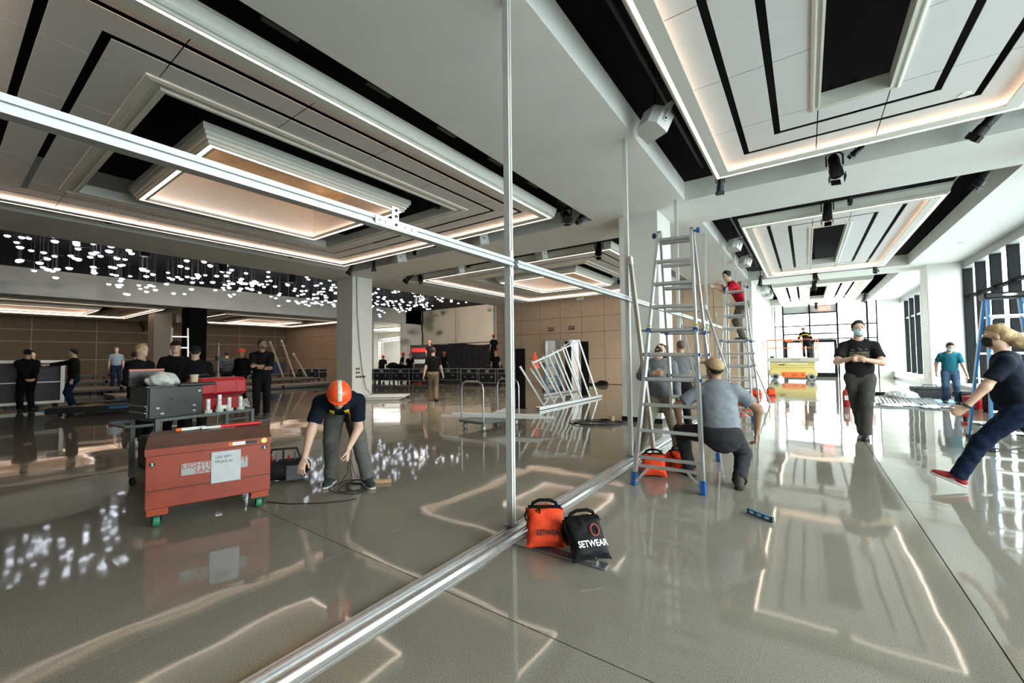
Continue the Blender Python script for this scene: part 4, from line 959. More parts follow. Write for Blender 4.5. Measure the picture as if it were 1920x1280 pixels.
# blue fibreglass stepladder
M_fib = mat('blue fibreglass', (.01, .14, .36), .35)
r = thing('blue_stepladder', 'blue fibreglass stepladder with black cap by the windows', 'ladder', (2.45, 9.25, 0)); o = Vector(r.location)
q = dict(nl=V3(2.08, 8.66, 0), nr=V3(2.86, 8.72, 0), fl=V3(2.12, 9.86, 0), fr=V3(2.88, 9.9, 0))
tp = dict(nl=V3(2.24, 9.18, 2.2), nr=V3(2.60, 9.20, 2.2), fl=V3(2.24, 9.34, 2.2), fr=V3(2.60, 9.36, 2.2))
for k in q:
    MB().beam(q[k]-o+V3(0, 0, .04), tp[k]-o, .03, .075, (0, 1, 0)).build('side_rail', M_fib, r); MB().beam(q[k]-o, q[k]-o+V3(0, 0, .06), .05, .10, (0, 1, 0)).build('foot', M_rub, r)
for k in range(7):
    t = (k+1)*.125; a, b = q['nl'].lerp(tp['nl'], t)-o, q['nr'].lerp(tp['nr'], t)-o
    s_ = MB().beam(a, b, .085, .03, (0, .1, 1)).build('step', M_alu, r)
    for e, f_ in ((a, b), (b, a)): MB().beam(e+(f_-e)*.02-V3(0, 0, .08), e+(f_-e)*.16-V3(0, 0, .01), .012, .02).build('step_brace', M_alu, s_)
    if k % 2 == 0 or k > 4:
        a, b = q['fl'].lerp(tp['fl'], t)-o, q['fr'].lerp(tp['fr'], t)-o; MB().beam(a, b, .03, .03).build('rear_rung', M_alu, r)
for sx in ('l', 'r'): MB().beam(q['n'+sx].lerp(tp['n'+sx], .45)-o, q['f'+sx].lerp(tp['f'+sx], .45)-o, .012, .025).build('spreader', M_alu, r)
for sx in ('l', 'r'): MB().beam(q['f'+sx].lerp(tp['f'+sx], .02)-o, (q['fl'] if sx == 'r' else q['fr']).lerp(tp['fl'] if sx == 'r' else tp['fr'], .12)-o, .016, .03).build('corner_brace', M_blk, r)
c_ = MB().bbox(-.26, .24, -.15, .15, 2.19, 2.28, .02).build('top_cap', M_blkp, r); MB().lathe([(.075, 0), (.08, .004)], 20, (0, 0, 0), 'y').build('cap_badge', M_white, c_, (-.01, -.156, 2.235))
D.objects[c_.children[0].name].scale = (.95, 1, .26)
# ---------------------------------------------------------------- red job box on castors
M_box = mat('brick red steel', (.29, .050, .028), .42, var=.16, vscale=5, rvar=.1); M_bdk = mat('dark brown lid paint', (.085, .030, .022), .4, var=.3, vscale=7); M_green = mat('green polyurethane wheel', (.03, .22, .12), .4)
a_, b_ = Vector((-4.5, 1.06, 0)), Vector((-4.22, 1.92, 0)); ang = math.atan2(b_.y-a_.y, b_.x-a_.x); Wd = (b_-a_).length
jb = thing('job_box', 'brick red steel job box on green castors with a taped paper sheet', 'tool box', a_, ang)   # local x along the front, y back
Dp = .52
MB().bbox(0, Wd, 0, Dp, .155, .60, .006).build('body', M_box, jb)
MB().prism([(-.008, .60), (-.008, .66), (.012, .665), (.30, .735), (Dp, .735), (Dp, .60)], -.006, Wd+.006, 'x').build('lid', M_bdk, jb)
B(-.004, Wd+.004, -.010, -.006, .602, .658).build('lid_front', M_box, jb)
for z in (.30, .305): B(.003, Wd-.003, -.006, .0, z, z+.008).build('swage_line', M_bdk if z > .302 else M_box, jb)
for x0 in (.012, Wd-.152):
    MB().prism([(.01, .155), (.01, .10), (.5, .10), (.5, .155)], x0, x0+.14, 'x').build('skid', mat('orange red skid', (.36, .055, .02), .45), jb)
    for y in (.06, .44):
        cs = MB(); cs.box(x0+.015, x0+.125, y-.05, y+.05, .090, .10); cs.prism([(y-.035, .09), (y+.035, .09), (y+.03, .035), (y-.01, .035)], x0+.032, x0+.040, 'x'); cs.prism([(y-.035, .09), (y+.035, .09), (y+.03, .035), (y-.01, .035)], x0+.09, x0+.098, 'x')
        co = cs.build('caster', M_blk, jb); MB().lathe([(.008, -.024), (.042, -.022), (.046, 0), (.042, .022), (.008, .024)], 18, (x0+.065, y-.004, .0465), 'x').build('wheel', M_green, co, smooth=True); MB().lathe([(.006, -.034), (.01, -.03), (.01, .03), (.006, .034)], 10, (x0+.065, y-.004, .0465), 'x').build('axle', M_blk, co)
M_sil = mat('grey stencil panel', (.36, .37, .37), .5); M_rtx = mat('red stencil lettering', (.45, .05, .05), .6); M_blt = mat('black print', (.02, .02, .02), .7); M_wht = mat('white print', (.8, .8, .78), .6)
FRT = (R(90), 0, 0)
for x0, x1 in ((.235, .72),): B(x0, x1, -.0085, -.006, .405, .505).build('stencil_panel', M_sil, jb)
text('lettering', "LIGHTE", M_rtx, .062, jb, (.345, -.0095, .478), FRT, sx=1.05); text('lettering', "PT", M_rtx, .062, jb, (.678, -.0095, .478), FRT, sx=1.05); text('lettering', "SAN", M_rtx, .062, jb, (.385, -.0095, .428), FRT, sx=1.05)
sh_ = B(.445, .665, -.0125, -.0105, .30, .575).build('paper_sheet', mat('white paper in plastic sleeve', (.50, .52, .55), .3, var=.05, vscale=9, bump=.3, bscale=18), jb); sh_.rotation_euler = (0, 0, 0)
text('lettering', 'LDS 25FT', M_blt, .030, jb, (.535, -.0135, .525), FRT); text('lettering', 'TRUCK #1', M_blt, .030, jb, (.538, -.0135, .485), FRT)
for x in (.045, Wd-.05):
    z = .53 if x < .2 else .565
    MB().lathe([(.02, -.0075), (.02, -.009)], 16, (x, 0, z), 'y').build('number_badge', M_blk, jb); text('lettering', '2', M_wht, .034, jb, (x, -.0098, z), FRT, bold=.001)
B(.57, .60, -.0115, -.0100, .615, .645).build('sticker_tab', mat('orange sticker', (.9, .16, .02), .5), jb); B(.60, .70, -.0115, -.0100, .615, .645).build('sticker', M_wht, jb); B(.70, .79, -.0115, -.0100, .615, .645).build('sticker_band', M_blk, jb)
MB().lathe([(.024, -.0115), (.024, -.014)], 18, (0, 0, 0), 'y').build('maker_badge', mat('brass badge', (.55, .42, .12), .35, metal=.6), jb, (Wd-.055, 0, .632))
# things lying on the box lid
lp = jb.matrix_world
def onlid(name, label, cat, x, y, rz=0):
    p = Matrix.Translation(a_) @ Matrix.Rotation(ang, 4, 'Z') @ Vector((x, y, .735)); return thing(name, label, cat, p, ang+rz)
t = onlid('safety_baton', 'red and white striped baton lying on the job box lid', 'baton', .62, .36, .08)
MB().tube([(-.10, 0, .018), (.24, 0, .018)], .017, 10).build('grip', mat('red plastic', (.6, .02, .02), .35), t, smooth=True); MB().tube([(-.25, 0, .018), (-.10, 0, .018)], .012, 10).build('sleeve', M_wht, t)
t = onlid('hose_clamp', 'white clamp handle with red tip lying on the job box lid', 'tool', .34, .37, .05)
MB().tube([(-.12, 0, .018), (.06, .01, .018)], .016, 10).build('handle', M_wht, t, smooth=True); MB().tube([(-.16, 0, .018), (-.12, 0, .018)], .0165, 10).build('tip', mat('orange sticker'), t); MB().tube([(.06, .01, .02), (.12, .02, .02), (.13, -.03, .02)], .014, 8).build('jaw', M_blk, t, smooth=True)
t = onlid('lid_paper', 'scuffed pale paper strip on the job box lid', 'paper', .50, .33, 0); MB().prism([(-.07, .0005), (.13, .0005), (.13, .002), (-.07, .002)], -.035, .03, 'y').build('sheet', M_sil, t)
# ---------------------------------------------------------------- tool cart behind it
M_cart = mat('grey enamel cart', (.12, .135, .14), .4, var=.08); ca = Vector((-5.62, 1.42, 0)); cang = math.atan2(2.38-1.42, -.12)
ct = thing('tool_cart', 'grey steel utility cart loaded with tool cases behind the job box', 'cart', ca, cang)   # local x along front, y away
CW, CD = .98, .62
for z, nm in ((.78, 'top_shelf'), (.22, 'bottom_shelf')):
    MB().bbox(-.02, CW+.02, 0, CD, z-.035, z, .006).build(nm, M_cart, ct)
for x in (0, CW):
    for y in (.02, CD-.02): MB().box(x-.02, x+.02, y-.02, y+.02, .10, .78).build('leg', M_cart, ct)
for x in (0, CW):
    for y in (.05, CD-.05): 
        w_ = MB().lathe([(.01, -.018), (.048, -.016), (.05, 0), (.048, .016), (.01, .018)], 16, (x, y, .05), 'x').build('wheel', M_rub, ct, smooth=True)
MB().tube([(CW+.02, .04, .60), (CW+.24, .06, .60), (CW+.30, .12, .60), (CW+.30, CD-.12, .60), (CW+.24, CD-.06, .60), (CW+.02, CD-.04, .60)], .014, 8).build('push_handle', M_cart, ct, smooth=True)
MB().tube([(-.02, .04, .72), (-.16, .06, .72), (-.22, .12, .72), (-.22, CD-.1, .72), (-.16, CD-.05, .72), (-.02, CD-.04, .72)], .016, 8).build('push_handle', M_cart, ct, smooth=True)
for x in (.10, .38): MB().lathe([(.012, -.006), (.006, -.012)], 8, (x, 0, .762), 'y').build('bolt', M_steel, ct)
def oncart(name, label, cat, x, y, z=.78, rz=0.):
    p = Matrix.Translation(ca) @ Matrix.Rotation(cang, 4, 'Z') @ Vector((x, y, z)); return thing(name, label, cat, p, cang+rz)
t = oncart('black_toolbox', 'open black steel tool chest with drawers on the cart', 'tool box', -.06, .05)
M_tb = mat('black enamel', (.02, .021, .023), .35, rvar=.1); M_tg = mat('dark grey enamel', (.055, .057, .058), .4)
MB().bbox(0, .50, 0, .46, .0, .33, .006).build('chest', M_tb, t); B(-.006, .0, .02, .44, .01, .32).build('side_panel', M_tg, t)
for z in (.015, .085): 
    d_ = B(-.016, -.006, .02, .44, z, z+.06).build('drawer', M_tg, t); B(-.022, -.016, .03, .43, z+.045, z+.055).build('drawer_pull', M_alu, d_)
for x, z in ((.06, .10), (.10, .04), (.40, .10), (.40, .04), (.45, .26)): B(x, x+.03, -.006, -.001, z, z+.018).build('latch', M_steel, t)
MB().bbox(-.02, .30, .44, .47, .33, .52, .006).build('open_lid', M_tb, t); B(-.02, .30, .435, .44, .50, .525).build('lid_edge', mat('salmon foam edge', (.55, .20, .13), .8), t); B(-.03, .52, -.02, .10, .33, .345).build('tray_edge', M_tb, t)
t = oncart('plastic_bag', 'crumpled clear plastic bag on the black tool chest', 'bag', .12, .22, 1.11); v = Vol(); v.wr = .016; v.ell((0, 0, .075), (.14, .11, .085), None, .03); v.ell((.07, .02, .05), (.08, .08, .05), None, .03); v.cutall((0, 0, .002), (0, 0, -1))
link('bag_body', vol_mesh('bag_body', v, .011, 0), mat('crumpled pale plastic', (.55, .56, .54), .25, var=.25, vscale=14, bump=.5, bscale=40), t)
t = oncart('paper_cup', 'beige paper coffee cup on the black tool chest', 'cup', .40, .16, 1.11); MB().lathe([(.028, 0), (.030, .004), (.042, .115), (.045, .117), (.045, .122), (.040, .122), (.036, .10), (.001, .10)], 20).build('cup_body', mat('beige paper', (.60, .49, .34), .7, var=.15, vscale=30), t, smooth=True)
t = oncart('drill_bit_tray', 'dark tray lying across the tool chest top', 'tray', .30, .08, 1.11); MB().bbox(-.12, .26, -.09, .02, .0, .035, .012).build('tray_body', M_tb, t)
t = oncart('red_tool_case', 'large glossy red tool case on the cart', 'tool case', .50, .16); M_rc = mat('red moulded plastic', (.40, .012, .02), .3, var=.08)
MB().bbox(-.02, .42, 0, .30, 0, .17, .015).build('lower_case', M_rc, t)
MB().bbox(-.06, .50, -.02, .32, .185, .40, .04).build('upper_case', M_rc, t)
for x in (.10, .36): B(x, x+.012, -.026, -.019, .21, .375).build('rib', M_rc, t)
B(.12, .34, -.030, -.019, .24, .33).build('front_panel', M_rc, t); B(-.02, .44, -.004, .30, .171, .184).build('seam', M_blk, t)
t = oncart('red_case_handle', 'black carry handle lying on the red tool case', 'handle', .56, .30, 1.2); MB().tube([(-.06, 0, .0), (-.05, 0, .02), (.05, 0, .02), (.06, 0, 0)], .010, 8).build('grip', M_blkp, t, smooth=True)
M_tape = mat('pale blue-white tape', (.62, .68, .72), .3, var=.1, vscale=30); M_core = mat('translucent tape roll', (.55, .60, .52), .25)
for k, x in enumerate((.50, .62, .73, .86)):
    wk = ('leftmost', 'second from the left', 'third from the left', 'rightmost')[k]
    t = oncart('tape_roll', 'clear tape roll lying flat on the cart edge, %s of four' % wk, 'tape', x, .055); MB().lathe([(.042, 0), (.042, .035), (.020, .035), (.020, 0)], 20).build('roll', M_core, t, smooth=True)
    zt_ = .035
    if k == 1:
        t2 = oncart('tape_roll', 'wide white tape roll stacked on the others on the cart', 'tape', x+.03, .065, .815); MB().lathe([(.055, 0), (.055, .04), (.022, .04), (.022, 0)], 20).build('roll', M_wht, t2, smooth=True); zt_ = .075
    t = oncart('label_tube', 'upright white tube with blue print on the cart, %s of four' % wk, 'tube', x, .055, .78+zt_); MB().lathe([(.020, 0), (.021, .003), (.021, .125), (.019, .128), (.014, .128)], 16).build('tube_body', M_wht, t, smooth=True)
    MB().lathe([(.0213, .05), (.0213, .085)], 16).build('printed_band', M_tape, t)
t = oncart('cable_hank', 'coiled pale rope and black clamp at the end of the cart', 'rope', .98, .25); m = MB()
for k in range(5): m.tube([(.09*math.cos(a)*(1-.08*k), .07*math.sin(a)*(1-.05*k), .015+.022*k+.01*math.sin(3*a+k)) for a in [2*math.pi*i/18 for i in range(18)]], .010, 6, close=True)
m.build('rope', mat('pale rope', (.42, .38, .33), .9), t, smooth=True); MB().bbox(-.09, -.03, -.05, .05, .0, .10, .012).build('clamp', M_blk, t)
t = oncart('black_case', 'long black equipment case on the cart lower shelf', 'case', .02, .10, .22); MB().bbox(0, .58, 0, .42, 0, .34, .015).build('case_body', M_tb, t); B(.0, .58, -.004, 0, .22, .235).build('lid_seam', M_sil, t); B(.10, .14, -.012, 0, .20, .26).build('latch', M_steel, t)
t = oncart('cable_reel', 'red cable reel on the cart lower shelf', 'cable reel', .66, .16, .22); m = MB()
MB().lathe([(.045, -.07), (.045, .07)], 16, (0, 0, .13), 'x').build('drum', M_blk, t); 
for x in (-.08, .07): MB().lathe([(.02, x), (.125, x), (.13, x+.005), (.125, x+.012), (.02, x+.012)], 22, (0, 0, .13), 'x').build('flange', M_rc, t)
t = oncart('soft_bag', 'dark fabric bag slumped on the cart lower shelf', 'bag', .86, .30, .22); v = Vol(); v.wr = .012; v.ell((0, 0, .16), (.13, .20, .15), None, .03); v.ell((.05, -.08, .25), (.10, .12, .09), None, .04); v.cutall((0, 0, .004), (0, 0, -1)); link('bag_body', vol_mesh('bag_body', v, .016), cloth('dark grey canvas', (.03, .031, .03)), t)
# ---------------------------------------------------------------- on the floor near us
def pillow(w_, h_, t_, n=12, amp=.006, seed=0):
    """stuffed pouch: flat seam all round, pointed corners; lies in the xz plane, bulges in y"""
    vs_ = []; fs_ = []
    for sd in (-1, 1):
        for i in range(n+1):
            for j in range(n+1):
                u, v = 2*i/n-1, 2*j/n-1; th = t_*((1-u**4)*(1-v**4))**.55
                pin = 1-.10*(1-abs(v)**2)*abs(u)**3; pn2 = 1-.10*(1-u*u)*abs(v)**3
                wv = amp*(math.sin(7*u+5*v+seed)+math.sin(11*v-6*u+2*seed))*(1-u*u)*(1-v*v)
                vs_.append((u*w_/2*pin, sd*(th/2+wv), (v*pn2+1)*h_/2))
        b = 0 if sd < 0 else (n+1)**2
        for i in range(n):
            for j in range(n):
                q = (b+i*(n+1)+j, b+(i+1)*(n+1)+j, b+(i+1)*(n+1)+j+1, b+i*(n+1)+j+1); fs_.append(q if sd < 0 else q[::-1])
    return MB().add(vs_, fs_)
def sandbag(name, label, loc, rz, m, sc=1., lettering=False):
    r = thing(name, label, 'sandbag', loc, rz); r.scale = (sc, sc, sc); tm = T_black
    for k, sg in enumerate((-1, 1)):
        o = pillow(.29, .30, .15, seed=k+len(label)).build('pouch', m, r, (0, sg*.185, .016), (R(44)*sg, 0, 0), smooth=True)
        if sg < 0:
            MB().tube([(-.07, -.068, .24), (-.03, -.078, .265), (.09, -.06, .28)], .005, 5).build('zip', tm, o, smooth=True); MB().tube([(-.04, -.08, .25), (-.042, -.088, .215)], .006, 5).build('zip_pull', tm, o)
            if lettering:
                text('lettering', 'SETWEAR', M_wht, .062, o, (.005, -.087, .085), (R(86), 0, 0), bold=.0015, sx=.78)
                MB().tube([(.045+.030*math.cos(a), -.084-.004*math.sin(a), .175+.038*math.sin(a)) for a in [2*math.pi*i/14 for i in range(14)]], .006, 6, close=True).build('printed_ring', mat('dull red print', (.30, .05, .04), .7), o)
            elif 'floor track' in label: text('lettering', 'SETWEAR', M_blt, .055, o, (.02, -.089, .075), (R(86), 0, 0), bold=.0012, sx=.78)
    MB().tube([(-.10, 0, .235), (-.085, 0, .275), (-.04, 0, .295), (.04, 0, .295), (.085, 0, .275), (.10, 0, .235)], .013, 8).build('carry_handle', tm, r, smooth=True)
    MB().beam((-.125, 0, .238), (.125, 0, .238), .05, .022).build('top_binding', tm, r)
    MB().tube([(-.135, -.02, .225), (-.15, -.05, .20), (-.14, -.08, .17), (-.12, -.05, .19)], .008, 6).build('side_loop', tm, r, smooth=True)
    return r
M_or = cloth('orange nylon', (.95, .085, .03), .08, .6)
sandbag('orange_sandbag', 'orange saddle sandbag with black handle leaning on the floor track', (-1.66, 2.74, .014), R(35), M_or, 1.0)
sandbag('black_sandbag', 'black saddle sandbag with white lettering on a steel plate', (-1.34, 2.72, .014), R(48), cloth('black nylon', (.014, .014, .016), .2, .55), .98, True)
t = thing('base_plate', 'flat steel base plate with a small clamp under the sandbags', 'plate', (-1.36, 2.62, 0), R(2))
MB().bbox(-.46, .25, -.045, .045, .001, .011, .003).build('plate', M_steel, t); B(.235, .25, -.045, .045, .011, .016).build('plate_lip', M_alu, t)
m = MB().box(.08, .18, -.02, .02, .011, .03); m.tube([(.09, 0, .03), (.12, .0, .06), (.17, 0, .045)], .008, 6); m.build('clamp', M_alu, t)
t = thing('spirit_level', 'short blue spirit level lying on the floor', 'level', (-.365, 4.16, 0), math.atan2(-.12, .19)); MB().bbox(-.115, .115, -.012, .012, .001, .045, .003).build('level_body', mat('blue level plastic', (.01, .17, .38), .35), t)
for x in (-.07, 0, .07): B(x-.018, x+.018, -.0135, .0135, .016, .034).build('vial', M_wht, t)
for x in (-.115, .105): MB().bbox(x, x+.012, -.014, .014, .0012, .047, .002).build('end_cap', M_blk, t)
def coil(name, label, loc, R0, n, rad, seed, m=M_rub, sq=1., spread=.25, rz=0.):
    random.seed(seed); r = thing(name, label, 'cable', loc, rz); pts = []
    for i in range(n*26+1):
        a = 2*math.pi*i/26; rr = R0*(1-spread*.5+spread*math.sin(i*.037+seed)+.12*math.sin(a*2+seed+i*.01)); pts.append((rr*math.cos(a)+.04*math.sin(i*.05), rr*sq*math.sin(a)+.04*math.cos(i*.043), rad*(1.05+1.1*((i*7//26) % 3))))
    MB().tube(pts, rad, 6).build('cable', m, r, smooth=True); return r
coil('cable_coil', 'loose coil of thin black cable at the feet of the bending worker', (-4.05, 2.72, 0), .30, 4, .005, 3, sq=.75, spread=.4)
t = thing('held_cable', 'thin black cable held up by the bending worker', 'cable', (-4.05, 2.72, 0)); _m = W1['root'].matrix_basis; hw = _m @ Vector(W1['wr'][0]); hr_ = _m @ Vector(W1['wr'][1]); o = Vector(t.location)
for k in range(3): MB().tube([hw-o+V3(.01*k, 0, -.08), hw-o+V3(.03*k-.02, .02*k, -.25), V3(.12*k-.15, .1*k-.1, .012)], .0035, 5).build('strand', M_rub, t, smooth=True)
t = thing('floor_cable', 'single black cable curving over the floor beside the job box', 'cable', (-4.0, 2.2, 0)); MB().tube([(-.35, -.25, .006), (-.1, -.15, .006), (.15, .05, .006), (.28, .22, .006), (.30, .3, .006)], .005, 6).build('cable', M_rub, t, smooth=True)
t = thing('wood_block', 'pale pine block next to the cable coil', 'block', (-3.93, 2.98, 0), R(40)); MB().bbox(-.10, .10, -.02, .02, .001, .04, .003).build('block', mat('pale pine', (.55, .36, .18), .6, var=.15, vscale=20), t); B(-.1005, -.1, -.0195, .0195, .002, .039).build('end_grain', mat('pine end grain', (.42, .27, .13), .8), t)
t = thing('tool_bag', 'black open tool bag on the floor beside the job box', 'tool bag', (-4.98, 2.42, 0), R(60)); t.scale = (1.25, 1.25, 1.2); v = Vol(); v.wr = .006; v.cap((-.12, 0, .11), (.12, 0, .11), .10, .10, .03, (np.array([0, 1., 0]), 1.1, 1.0)); v.cutall((0, 0, .19), (0, 0, 1)); v.cutall((0, 0, .003), (0, 0, -1)); link('bag_body', vol_mesh('bag_body', v, .012), cloth('black nylon', (.02, .02, .022)), t)
MB().tube([(-.14, 0, .18), (-.10, 0, .30), (.10, 0, .30), (.14, 0, .18)], .012, 8).build('handle', M_blkp, t, smooth=True); MB().bbox(.02, .17, -.13, -.11, .02, .16, .008).build('front_pocket', mat('slate grey canvas', (.10, .11, .12), .8), t)
for k in range(5): MB().tube([(-.10+.045*k, .02*((-1)**k), .12), (-.11+.05*k, .03*((-1)**k), .24+.02*(k % 3))], .010, 6).build('tool', (M_rc, M_steel, M_blk)[k % 3], t)
coil('cable_ring', 'wide ring of thick black cable beside the white column', (-3.60, 8.05, 0), .48, 3, .010, 8, sq=.75, spread=.1, rz=R(40)); coil('small_cable_ring', 'small tight ring of black cable inside the wide ring', (-3.45, 8.15, .04), .17, 3, .010, 4, rz=.5)
t = thing('tape_spool', 'small brown tape spool standing on the cable ring', 'spool', (-3.33, 8.24, .055)); MB().lathe([(.055, 0), (.055, .10), (.030, .10), (.030, 0)], 18).build('spool', mat('kraft tape', (.40, .28, .18), .6), t, smooth=True)
for i, (x, y, lab) in enumerate(((-1.52, 5.02, 'orange sandbag lying inside the left leg of the first ladder'), (-1.33, 5.38, 'orange sandbag lying behind the bottom rung of the first ladder'), (-1.45, 12.3, 'orange sandbag behind the far ladder nearest the track'), (-1.18, 12.5, 'orange sandbag between the legs behind the far ladder'), (-1.42, 16.2, 'left orange sandbag of the pair before the scissor lift'), (-1.02, 16.6, 'right orange sandbag of the pair before the scissor lift'), (-1.5, 14.6, 'orange sandbag in the gap right of the far ladder'))):
    sandbag('orange_sandbag', lab, (x, y, .0), R(20+35*i), M_or, .95 if i < 2 else .9)
# ================================================================ PENDANT DISC LIGHTS in the black void
M_disc = mat('glowing white disc', (.9, .92, 1), .4, emit=(.80, .87, 1), es=1.35)
_disc = MB().lathe([(.012, -.055), (.055, -.045), (.085, -.012), (.088, .006), (.075, .022), (.02, .03)], 12).mesh('glass_disc', True)
random.seed(21)
NM = 15
for k in range(NM):
    t_ = k/(NM-1); yc = 2.0+19.6*t_; xc = -20.6+1.9*math.sin(k*2.1)-1.2*t_
    where = ('nearest the left edge' if k == 0 else 'at the far end by the curtain wall' if k == NM-1 else '%s from the left end of the void' % ('second third fourth fifth sixth seventh eighth ninth tenth eleventh twelfth thirteenth fourteenth'.split()[k-1]))
    r = thing('pendant_cluster', 'cluster of glowing white disc pendants, %s' % where, 'pendant light', (xc, yc, ZT), group='clusters of glowing disc pendants in the black void')
    rods = MB(); low = -1.30+.25*math.sin(k*1.7)-.12*(1-t_); low = min(low, -.75) if k < NM-2 else -.6
    n = 25 if k < NM-2 else 10
    for j in range(n):
        x = random.uniform(-1.6, 1.6); y = random.uniform(-.85, .85); z = random.uniform(low, -.18)
        rods.tube([(x, y, 0), (x, y, z)], .004, 4)
        if j % 3 == 0: rods.tube([(x, y, z+.06), (x+random.uniform(-.4, .4), y+random.uniform(-.35, .35), z+.06)], .006, 4)
        o = link('glass_disc', _disc, M_disc, r, (x, y, z)); s_ = random.uniform(.75, 1.1); o.scale = (s_, s_, s_)
    rods.build('rod_frame', M_steel, r, kind='stuff')
# black stage lamps hanging in the void
def lamp(label, loc, rz=0., tilt=30., sc=1., glow=False, under=False, name='stage_light'):
    r = thing(name, label, 'stage light', loc, R(rz)); r.scale = (sc, sc, sc)
    top = (ZT-loc[2])/sc if not under else (ZS-loc[2])/sc
    MB().tube([(0, 0, top), (0, 0, .16)], .012/sc, 8).build('hanging_clamp', M_blk, r)
    MB().tube([(-.085, 0, .0), (-.085, 0, .13), (-.05, 0, .16), (.05, 0, .16), (.085, 0, .13), (.085, 0, .0)], .010, 6).build('yoke', M_blk, r, smooth=True)
    M4 = Matrix.Rotation(R(tilt), 4, 'X')
    b = MB().lathe([(.03, .16), (.05, .155), (.062, .10), (.062, -.05), (.072, -.06), (.072, -.16), (.066, -.165)], 16).xf(M4).build('lamp_body', M_blk, r, smooth=True)
    MB().lathe([(.062, -.158), (.062, -.160)], 16).xf(M4).build('lens', mat('warm lamp lens', (.4, .2, .05), .2, emit=(1, .55, .15), es=2.5) if glow else mat('dark lens', (.02, .02, .025), .1), b)
    m = MB()
    for k in range(4):
        q = MB().box(-.05, .05, .075, .079, -.25, -.165).xf(M4 @ Matrix.Rotation(R(90*k), 4, 'Z')); m.add(q.v, q.f)
    m.build('barn_door', M_blk, b, kind='stuff')
    MB().tube([(0, .02, .2), (.1, .05, .14), (.16, .02, .22), (.12, 0, .28)], .006, 5).build('power_cable', M_blk, r, smooth=True)
    return r
lamp('black stage light with barn doors below the nearest window coffer', (.45, 8.15, 4.34), 190, 25, 1.25, True)
lamp('small round spotlight glowing amber under the nearest window coffer', (.74, 8.2, 4.52), 120, 50, .6, True, name='spotlight')
lamp('black spotlight pointing down at the left corner of the nearest window coffer', (-1.14, 7.95, 4.40), 20, 18, .8)
lamp('black stage light beside the coffer at the upper right edge', (2.10, 8.2, 4.50), 60, 45, 1.0)
lamp('black stage light with barn doors at the second window coffer', (.44, 10.6, 4.32), 170, 20, 1.2)
lamp('small black spotlight right of the second coffer lamp', (.80, 10.55, 4.5), 0, 0, .6)
lamp('black stage light in the far right recess of the second coffer', (2.65, 10.7, 4.50), 40, 40, 1.0)
lamp('black stage light under the far edge of the second window coffer', (.35, 19.1, 4.36), 190, 20, 1.2)
lamp('black stage light on the beam before the third coffer', (.35, 21.5, 4.34), 170, 20, 1.2)
lamp('black stage light hanging beside the far exit sign', (.55, 30.25, 4.30), 170, 10, 1.0)
lamp('black spotlight at the left corner of the second coffer', (-1.40, 19.1, 4.36), 20, 25, 1.0)
lamp('black spotlight right of the second coffer far end', (2.05, 19.2, 4.45), -20, 35, 1.0)
lamp('black stage light at the right recess of the third coffer', (2.6, 28.4, 4.36), 20, 30, 1.3)
lamp('black stage light pointing left at the big coffer corner', (-4.20, 8.0, 4.46), 215, 55, 1.35)
lamp('black stage light pointing right at the big coffer corner', (-3.92, 8.32, 4.52), 140, 40, 1.0)
lamp('black stage light hanging beside the left column of the square coffer', (-4.55, 10.55, 4.34), 200, 30, 1.3)
lamp('black stage light left of the second square coffer', (-11.6, 10.5, 4.36), 230, 55, 1.3)
lamp('black spotlight next to the lamp left of the second square coffer', (-11.95, 10.3, 4.42), 120, 45, 1.2)
lamp('black spotlight at the far left corner of the big square coffer', (-12.3, 8.1, 4.42), 120, 30, 1.0)
lamp('small black spotlight on the beam above the left column', (-11.3, 8.25, 4.40), 0, 0, .8)
lamp('black spotlight below the far coffer near the beige column', (-39.3, 8.9, 3.95), 30, 40, 1.8, under=True)
lamp('black spotlight below the far coffer beside the black column', (-31.2, 10.0, 3.98), 30, 40, 1.7, under=True)
lamp('black spotlight at the edge of the far left coffer', (-30.6, 8.9, 3.98), 60, 60, 1.7, under=True)
for i, (x, y, z, lab) in enumerate(((-8.2, 7.9, 4.42, 'at the far edge of the big square coffer'), (-9.3, 8.2, 4.42, 'beside the second white loudspeaker'), (-6.0, 5.9, 4.42, 'in the big lantern recess'), (-6.3, 10.45, 4.42, 'above the near edge of the second square coffer'), (-9.2, 10.45, 4.42, 'at the left of the near edge of the second square coffer'), (-6.3, 16.6, 4.40, 'in the second lantern recess'), (-12.1, 14.6, 4.44, 'on the far side of the second square coffer'), (-7.9, 18.9, 4.42, 'under the far edge above the exit wall'), (-11.2, 18.85, 4.40, 'above the exit wall joint'), (-12.4, 2.2, 4.42, 'at the left edge of the big coffer'), (-12.5, 6.2, 4.44, 'at the left far side of the big coffer'), (-9.95, 5.1, 4.42, 'at the lantern left side'))):
    t = thing('ceiling_spot', 'small black cylinder spotlight %s' % lab, 'spotlight', (x, y, z)); MB().lathe([(.05, .17), (.055, .165), (.055, .02), (.058, .015), (.058, 0), (.045, .004)], 14).build('can', M_blk, t, smooth=True); MB().tube([(0, 0, .16), (0, 0, .40)], .012, 6).build('stem', M_blk, t)
    if i not in (2, 7, 8, 9, 10, 11):
        L = D.lights.new('ceiling_spot_lamp', 'SPOT'); L.energy = 110; L.color = (1, .84, .68); L.spot_size = R(125); L.spot_blend = .9; L.shadow_soft_size = .05; o = D.objects.new('ceiling_spot_lamp', L); COL.objects.link(o); o.parent = t; o.location = (0, 0, -.01)
